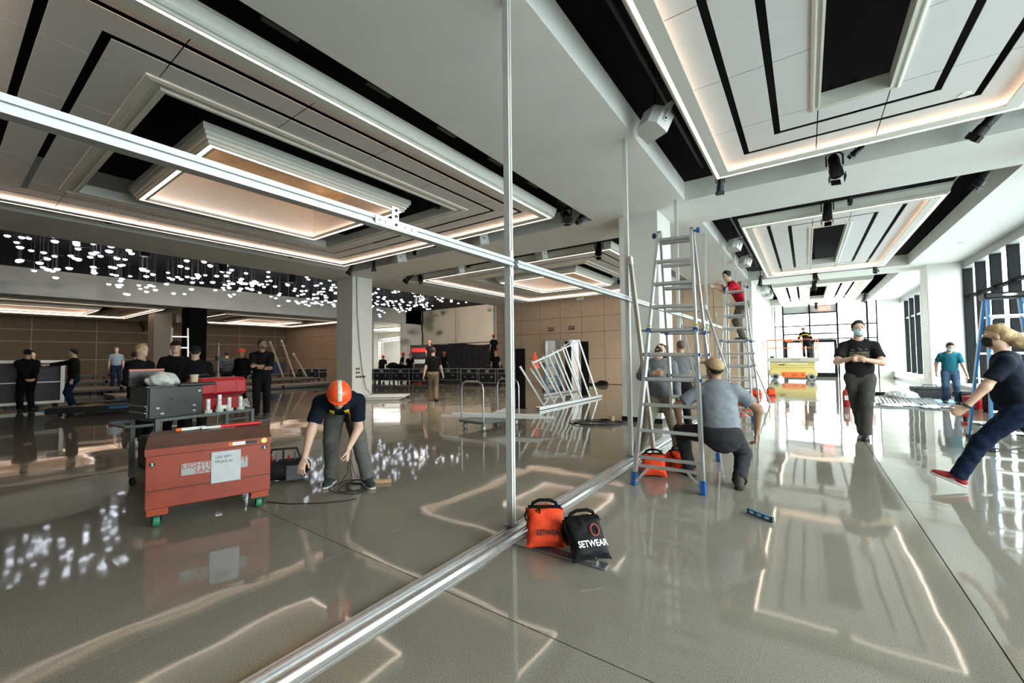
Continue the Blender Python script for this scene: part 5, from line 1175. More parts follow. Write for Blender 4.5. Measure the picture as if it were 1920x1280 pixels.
for i, (x, y, z, sc, lab) in enumerate(((-17.0, 3.9, 4.7, 1.6, 'first'), (-17.2, 6.1, 4.62, 1.6, 'second'), (-17.2, 8.6, 4.55, 1.7, 'third'), (-18.4, 12.8, 4.7, 1.6, 'fourth'), (-19.0, 17.0, 5.1, 1.4, 'fifth'))):
    t = thing('void_spot', 'black tapered spotlight hanging among the glowing discs, %s from the left' % lab, 'spotlight', (x, y, z)); t.scale = (sc, sc, sc)
    MB().lathe([(.07, .28), (.10, .27), (.085, .0), (.07, .004)], 14).build('can', M_blk, t, smooth=True); MB().tube([(0, 0, .27), (0, 0, .95/sc)], .02, 6).build('stem', M_blk, t)
    L = D.lights.new('void_spot_lamp', 'SPOT'); L.energy = 150 if i < 4 else 900; L.color = (1, .90, .78); L.spot_size = R(120); L.spot_blend = .8; L.shadow_soft_size = .06; o = D.objects.new('void_spot_lamp', L); COL.objects.link(o); o.parent = t; o.location = (0, 0, -.02); o.rotation_euler = (0, R(62), 0) if i < 4 else (R(70), 0, R(12))  # last lamp added to brighten the curtain wall
# black pipes inside the recesses
for i, (x, y0, y1, z, lab) in enumerate(((-1.5, -.6, 8.4, 4.95, 'above the white loudspeaker'), (-1.5, 10.3, 19.4, 4.95, 'beside the second window coffer'), (-1.5, 21.1, 30.4, 4.95, 'beside the third window coffer'), (2.6, 10.3, 19.4, 4.95, 'on the window side of the second coffer'), (-4.05, -.6, 8.4, 4.95, 'beside the big square coffer'))):
    t = thing('lighting_pipe', 'black lighting pipe in the recess %s' % lab, 'pipe', (x, 0, z)); MB().tube([(0, y0, 0), (0, y1, 0)], .03, 8).build('pipe', mat('black pipe', (.02, .02, .02), .4), t, smooth=True)
    for k in range(4): MB().tube([(0, y0+(y1-y0)*(k+.5)/4, 0), (0, y0+(y1-y0)*(k+.5)/4, ZT-z)], .010, 6).build('hanger', M_blk, t)
for k in range(7):
    t = thing('power_box', 'black power distribution box with grey socket marks in the recess, %s along the coffer' % ordinal(k), 'power box', (-4.0, .75+1.12*k, 4.62)); B(-.03, .03, -.17, .17, -.08, .10).build('box', mat('dark grey box', (.03, .03, .03), .5), t)
    for j in range(3): B(.03, .034, -.10+.07*j, -.05+.07*j, -.02, .03).build('socket', mat('grey socket', (.16, .16, .16), .5), t)
# ---------------------------------------------------------------- white loudspeakers
def speaker(label, loc, rz, tilt=0., sc=1., under=False):
    r = thing('loudspeaker', label, 'loudspeaker', loc, R(rz)); r.scale = (sc, sc, sc); M4 = Matrix.Rotation(R(tilt), 4, 'X')
    # trapezoid cabinet, front looks along -y
    b = MB().prism([(-.16, -.10), (.16, -.10), (.16, .08), (.09, .17), (-.09, .17), (-.16, .08)], -.13, .13, 'z').xf(M4).build('cabinet', M_white, r)
    MB().prism([(-.158, -.104), (.158, -.104), (.158, -.10), (-.158, -.10)], -.128, .128, 'z').xf(M4).build('grille', mat('off white grille', (.62, .63, .61), .7, bump=.3, bscale=400), b)
    for sx in (-1, 1):
        MB().box(sx*.17-.006, sx*.17+.006, -.02, .02, -.03, .26).xf(M4).build('bracket_arm', M_white, r)
        MB().lathe([(.012, sx*.176), (.012, sx*.184)], 8, (0, 0, 0), 'x').xf(M4).build('bracket_bolt', M_blk, b)
    MB().box(-.176, .176, -.025, .025, .25, .262).xf(M4).build('bracket_bar', M_white, r); MB().tube([(0, 0, .25), (0, 0, ((ZS if under else ZT)-loc[2])/sc)], .014, 8).build('drop_rod', M_white if under else M_blk, r)
    return r
speaker('white loudspeaker hanging in the black recess above the second post', (-1.52, 5.42, 4.40), 150, 28, 1.05)
speaker('first white loudspeaker beside the second window coffer', (-1.52, 12.7, 4.36), 150, 25, 1.0); speaker('second white loudspeaker beside the second window coffer', (-1.52, 15.1, 4.34), 150, 25, 1.0)
speaker('first white loudspeaker beside the third window coffer', (-1.46, 22.2, 4.33), 150, 25, 1.0); speaker('second white loudspeaker beside the third window coffer', (-1.46, 24.6, 4.33), 150, 25, 1.0)
speaker('white loudspeaker right of the pair below the big square coffer', (-6.76, 8.15, 4.42), -20, 12, 1.15); speaker('white loudspeaker left of the pair below the big square coffer', (-9.95, 8.15, 4.42), -20, 12, 1.15)
speaker('white loudspeaker right of the pair at the second square coffer', (-6.35, 10.5, 4.42), -20, 12, 1.0); speaker('white loudspeaker left of the pair at the second square coffer', (-9.65, 10.5, 4.42), -20, 12, 1.0); speaker('white loudspeaker above the exit wall', (-9.2, 18.9, 4.36), 0, 12, 1.0)
speaker('white loudspeaker at the third coffer post', (-4.02, 11.1, 4.62), 60, 12, .8)
speaker('pale loudspeaker under the far beam near the beige column', (-31.5, 9.0, 3.92), 90, 15, 1.4, True); speaker('pale loudspeaker on the far beam right of the spotlight', (-33.0, 9.7, 3.92), 90, 15, 1.4, True)
# ---------------------------------------------------------------- signs, detectors, sockets
M_exd = mat('dark red sign face', (.13, .02, .025), .5); M_exg = mat('glowing red sign letters', (.8, .1, .08), .5, emit=(1, .12, .08), es=3)
def exit_sign(label, loc, rz, w_=.36, h_=.20, lit=False):
    r = thing('exit_sign', label, 'exit sign', loc, R(rz)); MB().bbox(-w_/2, w_/2, -.03, .0, -h_/2, h_/2, .006).build('housing', mat('white sign housing', (.6, .2, .18), .5, emit=(1, .25, .2), es=.5) if lit else M_exd, r)
    text('lettering', 'EXIT', M_exg if lit else mat('pale sign letters', (.55, .50, .45), .6), h_*.85, r, (0, -.032, 0), FRT, bold=.002)
    MB().box(-.02, .02, -.02, .0, h_/2, h_/2+.03).build('mount', M_lgrey, r); return r
exit_sign('dark red EXIT sign above the left exit doorway', (-11.2, 19.385, 2.86), 0); exit_sign('dark red EXIT sign above the right exit doorway', (-9.95, 19.385, 2.88), 0); exit_sign('distant EXIT sign on the stage end wall', (-31.75, 20.485, 3.0), 0, .5, .3)
e_ = exit_sign('lit red EXIT sign hanging at the far glass wall', (.95, 30.75, 4.08), 0, .60, .30, True); MB().tube([(0, -.015, .15), (0, -.015, .345)], .012, 6).build('stem', M_blk, e_)
exit_sign('lit red EXIT sign in the bright side room', (-29.9, 31.29, 3.5), 0, .7, .35, True)
for i, (x, y, z, rt, lab) in enumerate(((-28.57, 11.9, 4.95, 'x', 'white round detector on the beam under the glowing discs'), (3.6, 16.4, ZS-.02, 'z', 'white smoke detector on the soffit by the windows'), (3.6, 25.2, ZS-.02, 'z', 'far white smoke detector on the soffit by the windows'))):
    t = thing('smoke_detector', lab, 'detector', (x, y, z)); MB().lathe([(.09, -.0), (.095, .012), (.095, .02)] if rt == 'z' else [(.16, 0), (.16, .03), (.1, .05)], 18, (0, 0, 0), rt).build('detector_body', M_white, t); MB().lathe([(.03, -.012), (.04, 0)] if rt == 'z' else [(.06, .05), (.04, .06)], 12, (0, 0, 0), rt).build('sensor', M_white, t)
t = thing('fire_alarm', 'red fire alarm box on the white wall beside the scissor lift', 'fire alarm', (-1.74, 23.4, 1.7)); B(.0, .06, -.16, .16, -.35, .35).build('cabinet', M_wallw, t); B(.06, .07, -.11, .11, -.28, .28).build('red_face', mat('fire red', (.42, .03, .03), .4), t)
for i, (zs_, n_) in enumerate(((.72, 5), (.88, 2), (1.02, 2))):
    t = thing('wall_socket', 'row of dark wall sockets on the grey-white column, %s row' % ('lowest', 'middle', 'top')[i], 'socket', (-13.445, 9.25, zs_))
    for k in range(n_): B(0, .008, -.20+.085*k, -.14+.085*k, -.035, .035).build('socket', M_blk, t)
t = thing('column_cable', 'thin black cable hanging down the grey-white column', 'cable', (-13.42, 9.05, 0)); MB().tube([(0, 0, 4.4), (.02, .02, 3.0), (.02, .1, 2.0), (.03, .22, 1.0), (.06, .35, .3), (.25, .5, .02)], .012, 6).build('cable', M_rub, t, smooth=True)
t = thing('column_socket', 'white socket plate on the right column near the man in teal', 'socket', (3.45, 20.1, .62)); 
for k in range(3): B(-.012, 0, .12*k, .12*k+.07, -.08, .08).build('plate', M_white, t)
t = thing('column_notice', 'small white notice on the slim black column', 'notice', (-28.65, 8.9, 1.85)); B(0, .012, -.11, .11, -.11, .11).build('plate', M_white, t); B(.012, .016, -.07, .07, -.05, .05).build('symbol', M_blt, t)
# ---------------------------------------------------------------- black curtain and hoists
t = thing('black_curtain', 'wide black curtain hanging across the far wall', 'curtain', (0, 25.2, 0)); xs = [-27.6+.12*i for i in range(104)]; vs_ = []; fs_ = []
for i, x in enumerate(xs):
    top = 2.42+.10*math.sin(i*.06)+.05*math.sin(i*.21)
    vs_ += [(x, .10*math.sin(i*1.3)+.03*math.sin(i*.7), .02), (x, .05*math.sin(i*1.3), top)]
for i in range(len(xs)-1): fs_.append((2*i, 2*i+2, 2*i+3, 2*i+1))
o = MB().add(vs_, fs_).build('cloth', mat('black velour', (.004, .004, .005), .95), t); sm = o.modifiers.new('thickness', 'SOLIDIFY'); sm.thickness = .02
MB().tube([(-27.6, 0, 2.50), (-15.3, 0, 2.62)], .03, 8).build('curtain_pipe', M_blk, t)
for i, (x, lab) in enumerate(((-23.6, 'left'), (-19.6, 'right'))):
    t = thing('chain_hoist', 'thin hoist chain with hook above the black curtain, %s one' % lab, 'hoist', (x, 25.2, 2.62)); MB().tube([(0, 0, .3), (0, 0, ZT-2.62)], .018, 5).build('chain', M_blk, t); MB().tube([(0, 0, .3), (-.10, 0, .0)], .02, 5).build('sling', M_blk, t); MB().tube([(0, 0, .3), (.10, 0, .0)], .02, 5).build('sling', M_blk, t)
t = thing('hanging_cable', 'thick black cable bundle hanging at the wall corner left of the curtain', 'cable', (-27.4, 25.0, 2.3)); MB().tube([(0, 0, 3.3), (.05, 0, 2.4), (-.06, 0, 1.7), (.04, 0, 1.0), (0, 0, .1)], .06, 7).build('bundle', M_rub, t, smooth=True)
# ---------------------------------------------------------------- side room: truss arch
t = thing('truss_arch', 'silver lighting truss arch in the bright side room', 'truss', (-31.5, 27.5, 0))
def truss(p0, p1, w_=.30):
    p0, p1 = Vector(p0), Vector(p1); d = p1-p0; n = max(3, int(d.length/.35)); m = MB(); ax = d.normalized(); u = Vector((0, 1, 0)); v_ = ax.cross(u).normalized()
    cs = [u*w_/2+v_*w_/2, u*w_/2-v_*w_/2, -u*w_/2-v_*w_/2, -u*w_/2+v_*w_/2]
    for c_ in cs: m.tube([p0+c_, p1+c_], .025, 5)
    for i in range(n):
        a, b = p0+d*i/n, p0+d*(i+1)/n
        for k in range(4): m.tube([a+cs[k], b+cs[(k+1) % 4]], .012, 4)
    return m
truss((-5, 0, 3.2), (1.2, 0, 3.5)).build('top_truss', M_aluw, t); truss((1.2, 0, 0), (1.2, 0, 3.5)).build('truss_leg', M_aluw, t); truss((-5, 0, 0), (-5, 0, 3.2)).build('truss_leg', M_aluw, t)
t = thing('dark_cabinet', 'tall dark shelving cabinet in the bright side room', 'cabinet', (-32.6, 30.4, 0)); MB().box(-1.2, 1.2, 0, .5, 0, 2.9).build('carcass', M_blk, t)
for k in range(3): B(-1.1+.75*k, -.45+.75*k, -.02, 0, .1, 2.8).build('door', mat('dark blue door', (.02, .025, .035), .4), t)
# ---------------------------------------------------------------- road cases
M_case = mat('black laminate', (.014, .014, .016), .5, var=.2, vscale=6)
def road_case(label, loc, rz, w_=1.1, d_=.6, h_=.62, group='black road cases with aluminium edges', zb=0.):
    r = thing('road_case', label, 'road case', (loc[0], loc[1], zb), R(rz), group)
    z0 = .13; MB().box(-w_/2+.01, w_/2-.01, -d_/2+.01, d_/2-.01, z0+.01, z0+h_-.01).build('box', M_case, r)
    e = .028
    for sx in (-1, 1):
        for sy in (-1, 1): MB().beam((sx*(w_/2-e/2), sy*(d_/2-e/2), z0), (sx*(w_/2-e/2), sy*(d_/2-e/2), z0+h_), e, e).build('corner_edge', M_aluw, r)
    for z in (z0+e/2, z0+h_-e/2, z0+h_*.68):
        m = MB()
        for s_ in (-1, 1): m.beam((-w_/2, s_*(d_/2-.008), z), (w_/2, s_*(d_/2-.008), z), .024, e); m.beam((s_*(w_/2-.008), -d_/2, z), (s_*(w_/2-.008), d_/2, z), .024, e)
        m.build('edge_band', M_aluw, r, kind='stuff')
    for x in (-w_*.25, w_*.25): B(x-.06, x+.06, -d_/2-.006, -d_/2+.012, z0+h_*.35, z0+h_*.35+.10).build('latch', M_steel, r)
    B(-w_*.1, w_*.1, -d_/2-.004, -d_/2+.012, z0+h_*.74, z0+h_*.90).build('label_card', M_sil, r)
    for sx in (-1, 1):
        for sy in (-1, 1): MB().lathe([(.01, -.02), (.058, -.018), (.06, 0), (.058, .018), (.01, .02)], 10, (sx*(w_/2-.1), sy*(d_/2-.1), .061), 'x').build('wheel', M_rub, r)
    return r
wd = ('far left', 'left of the centre', 'centre with a white card', 'right of the centre', 'far right end')
for i, (x, y) in enumerate(((-20.9, 15.0), (-19.75, 15.15), (-18.55, 15.5), (-17.4, 16.0), (-16.55, 17.15))): road_case('black road case in the row by the side room, %s' % wd[i], (x, y), 18+8*(i > 2)*1.0, 1.12, .6, .66)
for i, (x, y) in enumerate(((-13.9, 16.05), (-12.82, 16.17), (-11.74, 16.3))): road_case('black road case behind the flat dolly, %s of three' % ('left', 'middle', 'right')[i], (x, y), 6, 1.0, .62, .70)
for i, (x, y) in enumerate(((-27.4, 14.3), (-26.2, 14.7))): road_case('black road case at the end of the stage decks, %s one' % ('left', 'right')[i], (x, y), 16, 1.15, .7, .62)
road_case('grey road case with white latches on the stage behind the man with folded arms', (-26.9, 10.6), 90, 1.5, .7, .62, zb=.521)
t = thing('speaker_rack', 'tall rack of black and red gear behind the man walking away', 'rack', (-21.3, 19.2, 0), R(35)); B(-.55, .55, -.35, .35, .001, 2.25).build('rack_body', M_blk, t)
for k in range(5): B(-.48, .48, -.37, -.35, .25+.38*k, .53+.38*k).build('rack_unit', (mat('fire red'), M_blkp, M_sil, M_blkp, mat('fire red'))[k], t)
t = thing('equipment_pile', 'dark bundle of cables and gear lying on the row of road cases', 'equipment', (-19.2, 15.6, .80)); v = Vol(); v.wr = .02; v.ell((0, 0, .1), (.9, .3, .16), None, .05); v.ell((-.5, .1, .2), (.35, .25, .15), None, .05); v.cutall((0, 0, .0), (0, 0, -1)); link('bundle', vol_mesh('bundle', v, .05), T_black, t)
# ---------------------------------------------------------------- stage decks
M_deck = mat('brown stage ply', (.16, .115, .08), .5, var=.15, vscale=3)
def deck(label, x, y, w_, d_, z, rz=0.):
    r = thing('stage_deck', label, 'stage deck', (x, y, 0), R(rz), group='low brown stage decks'); MB().box(-w_/2, w_/2, -d_/2, d_/2, z-.03, z).build('top', M_deck, r)
    m = MB()
    for s_ in (-1, 1): m.beam((-w_/2, s_*(d_/2-.03), z-.08), (w_/2, s_*(d_/2-.03), z-.08), .05, .10); m.beam((s_*(w_/2-.03), -d_/2, z-.08), (s_*(w_/2-.03), d_/2, z-.08), .05, .10)
    m.build('frame', M_blk, r)
    for sx in (-1, 1):
        for sy in (-1, 1): MB().tube([(sx*(w_/2-.1), sy*(d_/2-.1), z-.03), (sx*(w_/2-.1), sy*(d_/2-.1), 0)], .025, 6).build('leg', M_blk, r)
k = 0
for i in range(4):
    for j in range(2):
        deck('brown stage deck of the %s row, %s from the left' % (('front', 'back')[j], ordinal(i)), -24.4-2.5*j, 3.2+2.9*i, 2.4, 2.8, .32+.20*j)
for i in range(3): deck('lowest brown stage step in front, %s from the left' % ordinal(i), -20.6, 5.2+2.9*i, 1.6, 2.8, .18)
deck('long brown deck by the dim left wall, left one', -34.5, 2.5, 3.0, 7.0, .62); deck('long brown deck by the dim left wall, right one', -34.5, 10.0, 3.0, 7.5, .62)
for i, (x, y, h_) in enumerate(((-25.6, 11.9, 1.9), (-25.3, 12.4, 2.0), (-25.1, 13.0, 1.2), (-25.9, 11.4, 1.0))): bar('leaning_timber', 'pale timber leaning by the stage end, %s of four' % ordinal(i), (x+.9, y, .355), (x, y-.35, .55+h_), .05, .09, mat('pale timber', (.42, .33, .24), .7), 'timber')
t = thing('blue_bin', 'dark blue bin on the stage behind the timbers', 'bin', (-27.2, 12.55, .001)); MB().prism([(-.55, .52), (.55, .52), (.62, 1.15), (-.62, 1.15)], -.35, .35, 'y').build('bin_body', mat('dark blue plastic', (.015, .025, .08), .5), t); B(-.66, .66, -.4, .4, 1.15, 1.2).build('rim', mat('dark blue plastic'), t)
for k_ in ('blue_bin',): pass
t = thing('lamp_stand', 'tall silver pole stand beside the black column', 'stand', (-15.3, 5.35, 0)); MB().tube([(0, 0, .05), (0, 0, 1.95)], .022, 8).build('pole', M_steel, t); B(-.09, .09, -.06, .06, 1.38, 1.52).build('clamp', M_blk, t)
for k in range(3): MB().tube([(0, 0, .30), (.4*math.cos(k*2.1), .4*math.sin(k*2.1), .015)], .014, 6).build('leg', M_blk, t)
t = thing('step_ladder_small', 'slim aluminium ladder behind the man in the black cap', 'ladder', (-13.2, 3.75, 0), R(75))
for s_ in (-1, 1): MB().beam((s_*.20, 0, 0), (s_*.16, .30, 2.25), .03, .06).build('rail', M_alu, t); MB().beam((s_*.2, .75, 0), (s_*.16, .34, 2.25), .03, .05).build('rear_rail', M_alu, t)
for k in range(7): MB().beam((-.19, .03+.04*k, .28+.29*k), (.19, .03+.04*k, .28+.29*k), .04, .03).build('rung', M_alu, t)
# white-framed panel cart and blue dollies at the left
t = thing('panel_cart', 'black panels standing in a white-framed wheeled cart at the left edge', 'cart', (-19.3, 1.62, 0), R(88))   # runs in y
MB().box(-.80, .80, -.25, .25, .16, 1.42).build('panel_stack', M_case, t)
for nm, bx in (('frame_bar', (-.87, .87, -.30, -.25, 1.36, 1.44)), ('frame_bar', (-.87, .87, -.30, -.25, .12, .20)), ('frame_bar', (-.87, -.78, -.30, -.25, .20, 1.36)), ('frame_bar', (.78, .87, -.30, -.25, .20, 1.36)), ('frame_bar', (-.78, .78, -.29, -.25, .76, .79))): B(*bx).build(nm, M_white if nm else M_white, t)
for x in (-.7, .7):
    for y in (-.2, .2): MB().lathe([(.01, -.02), (.055, -.018), (.058, 0), (.055, .018), (.01, .02)], 10, (x, y, .06), 'y').build('wheel', M_rub, t)
M_bd = mat('bright blue steel', (.02, .20, .48), .4)
for i, (x, y, lab) in enumerate(((-15.3, 2.6, 'black deck trolley with a blue frame lying beside the blonde woman'), (-16.6, 3.3, 'dark blue trolley lying behind the black one'))):
    t = thing('deck_trolley', lab, 'trolley', (x, y, 0), R(70)); MB().box(-.85, .85, -.4, .4, .10, .24).build('platform', M_blk, t)
    for s_ in (-1, 1): MB().beam((.3, s_*.41, .19), (.9, s_*.41, .19), .03, .05).build('frame_bar', M_bd, t); MB().beam((s_*.87, -.41, .19), (s_*.87, .41, .19), .03, .05).build('frame_end', M_bd, t)
    for sx in (-.6, .6):
        for sy in (-.3, .3): MB().lathe([(.01, -.018), (.048, -.016), (.05, 0), (.048, .016), (.01, .018)], 10, (sx, sy, .05), 'y').build('wheel', M_rub, t)
t = thing('cardboard_scraps', 'pale cardboard scraps lying on the black deck trolley', 'cardboard', (-15.25, 2.35, .24), R(30)); MB().bbox(-.18, .2, -.15, .15, .001, .03, .01).build('flap', mat('cardboard', (.4, .3, .18), .8), t); MB().bbox(-.05, .3, .0, .22, .03, .05, .01).build('flap', mat('cardboard'), t)
t = thing('panel_stack', 'stack of pale flat panels beside the grey-white column', 'panels', (-11.9, 9.2, 0), R(38))
for k in range(4): MB().box(-.75+.05*k, .55+.06*k, -.55, .45+.03*k, .03*k+.001, .03*k+.028).build('panel', M_white if k % 2 else M_sil, t)
coil('black_hose_coil', 'flat coil of black cable in front of the pale panels', (-12.75, 8.1, 0), .42, 3, .014, 5, sq=.8)
# ---------------------------------------------------------------- flat dolly with U handles and bars
t = thing('flat_dolly', 'grey flat dolly with two U-shaped handles', 'dolly', (-5.25, 6.6, 0), R(-5)); MB().bbox(-.34, .34, -.55, .60, .13, .18, .01).build('deck', M_cart, t)
for y, nm in ((-.50, 'u_handle'), (.55, 'u_handle')):
    MB().tube([(-.30, y, .17), (-.30, y, .78), (-.27, y, .88), (-.18, y, .93), (.18, y, .93), (.27, y, .88), (.30, y, .78), (.30, y, .17)], .016, 8).build(nm, M_steel, t, smooth=True)
for sx in (-.26, .26):
    for sy in (-.45, .5):
        w_ = MB().lathe([(.01, -.022), (.053, -.020), (.055, 0), (.053, .020), (.01, .022)], 16, (sx, sy, .056), 'x').build('wheel', mat('grey rubber', (.22, .22, .22), .6), t, smooth=True); MB().box(sx-.03, sx+.03, sy-.035, sy+.035, .112, .13).build('caster_plate', M_steel, t); MB().lathe([(.025, -.026), (.025, .026)], 12, (sx, sy, .056), 'x').build('hub', M_white, w_)
for k, (dx, dz, L0, L1) in enumerate(((0, 0, -1.05, 1.05), (.13, 0, -.95, 1.1), (.06, .046, -.90, .95))):
    b = thing('aluminium_bar', 'long white aluminium bar lying across the flat dolly, %s one' % ('front', 'rear', 'top')[k], 'bar', (-5.2+dx, 6.55+dx, .182+dz), R(22)); MB().bbox(L0, L1, -.025, .025, .001, .043, .004).build('bar_body', M_white, b); B(L0+.004, L1-.004, .0251, .027, .014, .03).build('groove', M_lgrey, b)
t = thing('foam_wedge', 'white foam wedge on the bars of the flat dolly', 'foam', (-4.98, 6.78, .272), R(20)); MB().prism([(-.30, 0), (.10, 0), (.06, .12)], -.03, .03, 'y').build('wedge', M_white, t)
# ---------------------------------------------------------------- rack of slanted frames
RK = [(-5.75, 8.95), (-6.15, 13.3)]
def frame_rack(label, x, y0, y1, z1a, z1b, n):
    r = thing('frame_rack', label, 'rack', (x, y0, 0)); L_ = y1-y0
    MB().bbox(-.06, .06, 0, L_, .01, .09, .008).build('base_rail', M_alu, r); B(.0601, .066, .02, L_-.02, .03, .07).build('base_groove', M_aluw, r)
    tops = []
    for k in range(n):
        y = L_*(k+.5)/n; z = z1a+(z1b-z1a)*k/(n-1); MB().beam((0, y, .09), (-.38, y-.55, z), .035, .05).build('slanted_bar', M_aluw, r); tops.append((-.36, y-.52, z-.05))
    MB().beam(tops[1 if n > 4 else 0], tops[-1], .035, .045).build('top_rail', M_aluw, r); return r
frame_rack('slanted aluminium frame rack beside the black upright panels', -5.72, 9.2, 13.2, 1.15, 1.95, 7)
frame_rack('rear slanted aluminium frame rack with the orange cone', -7.5, 12.4, 16.2, 1.0, 2.1, 6)
for i, (x, y, h_, lab) in enumerate(((-6.34, 9.3, 1.62, 'black upright panel at the near end of the frame rack'), (-6.42, 13.5, 1.92, 'black upright panel at the far end of the frame rack'), (-8.6, 16.4, 2.05, 'black upright panel between the frames and the doorway'))):
    t = thing('upright_panel', lab, 'panel', (x, y, 0), R(40)); MB().bbox(-.13, .13, -.05, .05, .012, h_, .006).build('panel_body', mat('dark brown black board', (.007, .0055, .005), .85, spec=.08), t); B(-.16, .16, -.09, .09, 0, .012).build('foot', M_blk, t)
t = thing('traffic_cone', 'orange cone hanging on the rear frame rack', 'cone', (-7.72, 12.25, 1.02)); MB().lathe([(.145, 0), (.14, .02), (.02, .56), (.012, .57), (.001, .57)], 20).build('cone_body', mat('orange cone plastic', (.95, .13, .02), .4), t, smooth=True); MB().lathe([(.150, -.015), (.150, .005)], 20).build('rim', mat('orange cone plastic'), t)
t = thing('blue_hand_truck', 'blue tubular hand truck behind the frame racks', 'hand truck', (-8.4, 14.6, 0), R(35)); 
for s_ in (-1, 1): MB().tube([(s_*.3, 0, .05), (s_*.3, -.1, .9), (s_*.26, -.12, 1.05)], .02, 7).build('side_tube', M_bd, t)
for z in (.3, .6, 1.05): MB().tube([(-.3, -.05, z), (.3, -.05, z)], .018, 7).build('cross_tube', M_bd, t)
MB().box(-.32, .32, 0, .5, .04, .06).build('toe_plate', M_bd, t)
for s_ in (-1, 1): MB().lathe([(.02, -.03), (.10, -.028), (.11, 0), (.10, .028), (.02, .03)], 14, (s_*.36, -.05, .11), 'x').build('wheel', M_rub, t)
t = thing('dropped_cloth', 'crumpled black cloth on the floor at the exit wall', 'cloth', (-8.3, 18.7, 0)); v = Vol(); v.wr = .02; v.ell((0, 0, .0), (.55, .35, .10), None, .05); v.ell((.25, .1, .08), (.28, .22, .14), None, .06); v.cutall((0, 0, .002), (0, 0, -1)); link('cloth', vol_mesh('cloth', v, .035), T_black, t)
for i, (x, y, h_, lab) in enumerate(((-20.0, 18.9, .74, 'black riser box behind the man walking away'), (-14.6, 18.75, .94, 'tall black riser box at the curtain edge'))):
    t = thing('riser_box', lab, 'riser', (x, y, 0), R(30)); MB().bbox(-.45, .45, -.35, .35, .001, h_-.03, .01).build('box', M_case, t); MB().box(-.47, .47, -.37, .37, h_-.03, h_).build('top', M_deck, t)
# ---------------------------------------------------------------- scissor lift
M_ly = mat('cream yellow lift paint', (.62, .50, .17), .45); M_lo = mat('orange lift paint', (.80, .16, .03), .4); M_lg = mat('grey lift deck', (.42, .41, .36), .5)
t = thing('scissor_lift', 'yellow and orange scissor lift with railings before the glass wall', 'lift', (-.65, 27.1, 0), R(6))
MB().bbox(-1.05, 1.05, -.42, .42, .22, .55, .03).build('chassis', M_ly, t); MB().bbox(-.50, .55, -.46, -.42, .14, .44, .02).build('orange_cover', M_lo, t); text('lettering', 'JLG', M_blt, .14, t, (0.05, -.475, .28), FRT)
for x in (-.42, .42): MB().lathe([(.06, -.462), (.05, -.47)], 12, (x, 0, .30), 'y').build('cover_knob', mat('dark orange', (.4, .06, .02), .5), t)
for k, z in enumerate((.55, .66, .77, .88)): MB().bbox(-1.0, 1.0, -.34+.02*k, .34-.02*k, z+.004, z+.10, .012).build('scissor_arm', M_ly, t)
B(-.62, -.36, -.345, -.338, .80, .85).build('decal', M_blt, t)
for x in (-.8, .8):
    for y in (-.40, .40):
        w_ = MB().lathe([(.05, -.08), (.17, -.08), (.19, -.05), (.19, .05), (.17, .08), (.05, .08)], 18, (x, y, .19), 'y').build('wheel', mat('grey lift tyre', (.30, .30, .29), .7), t, smooth=True); MB().lathe([(.10, -.085), (.10, .085)], 14, (x, y, .19), 'y').build('hub', M_blk, w_)
MB().bbox(-1.15, 1.15, -.42, .42, .985, 1.19, .01).build('platform', M_lg, t); text('lettering', 'CAUTION', M_blt, .09, t, (.15, -.425, 1.08), FRT)
m = MB()
for x in (-1.12, -.65, -.1, .45, 1.12): 
    for y in (-.40, .40): MB().tube([(x, y, 1.19), (x, y, 2.17)], .02, 6).build('rail_post', M_lo, t)
for z in (2.17, 1.72):
    for y in (-.40, .40): MB().tube([(-1.12, y, z), (1.12, y, z)], .02, 6).build('guard_rail', M_lo, t)
    for x in (-1.12, 1.12): MB().tube([(x, -.40, z), (x, .40, z)], .02, 6).build('guard_rail', M_lo, t)
for k, x in enumerate((-.25, .0)): B(x-.05, x+.05, -.43, -.41, 2.05, 2.17).build('tag', M_lo, t)
MB().bbox(.7, 1.0, .2, .38, 1.2, 1.95, .03).build('control_box', M_blk, t); MB().bbox(-1.02, -.84, -.36, -.16, 1.19, 1.28, .02).build('battery', M_blk, t)
# ---------------------------------------------------------------- work spread by the windows
t = thing('floor_mat', 'grey protective mat spread on the floor below the man in teal', 'mat', (0, 0, 0)); MB().prism([(1.35, 13.95), (3.15, 14.3), (3.75, 18.6), (1.95, 18.3)], .001, .007, 'z').build('mat', mat('grey felt mat', (.14, .145, .15), .9, var=.15), t); MB().prism([(2.55, 15.6), (3.35, 15.8), (3.45, 17.3), (2.6, 17.2)], .0075, .010, 'z').build('blue_sheet', mat('pale blue sheet', (.25, .42, .58), .7), t)
for k in range(16):
    x = 1.62+.085*k; y = 16.1+.02*k+.1*math.sin(k*1.9); b = thing('channel_bar', 'silver channel bar laid out in the row on the grey mat', 'bar', (x, y, .011), R(-4), 'silver channel bars laid side by side on the mat'); L_ = 1.15+.1*math.sin(k*2.3)
    MB().prism([(-.025, 0), (.025, 0), (.025, .035), (.018, .035), (.018, .007), (-.018, .007), (-.018, .035), (-.025, .035)], -L_, L_, 'y').build('channel', M_alu, b); B(-.025, .025, -L_-.006, -L_, 0, .036).build('end_cap', M_aluw, b)
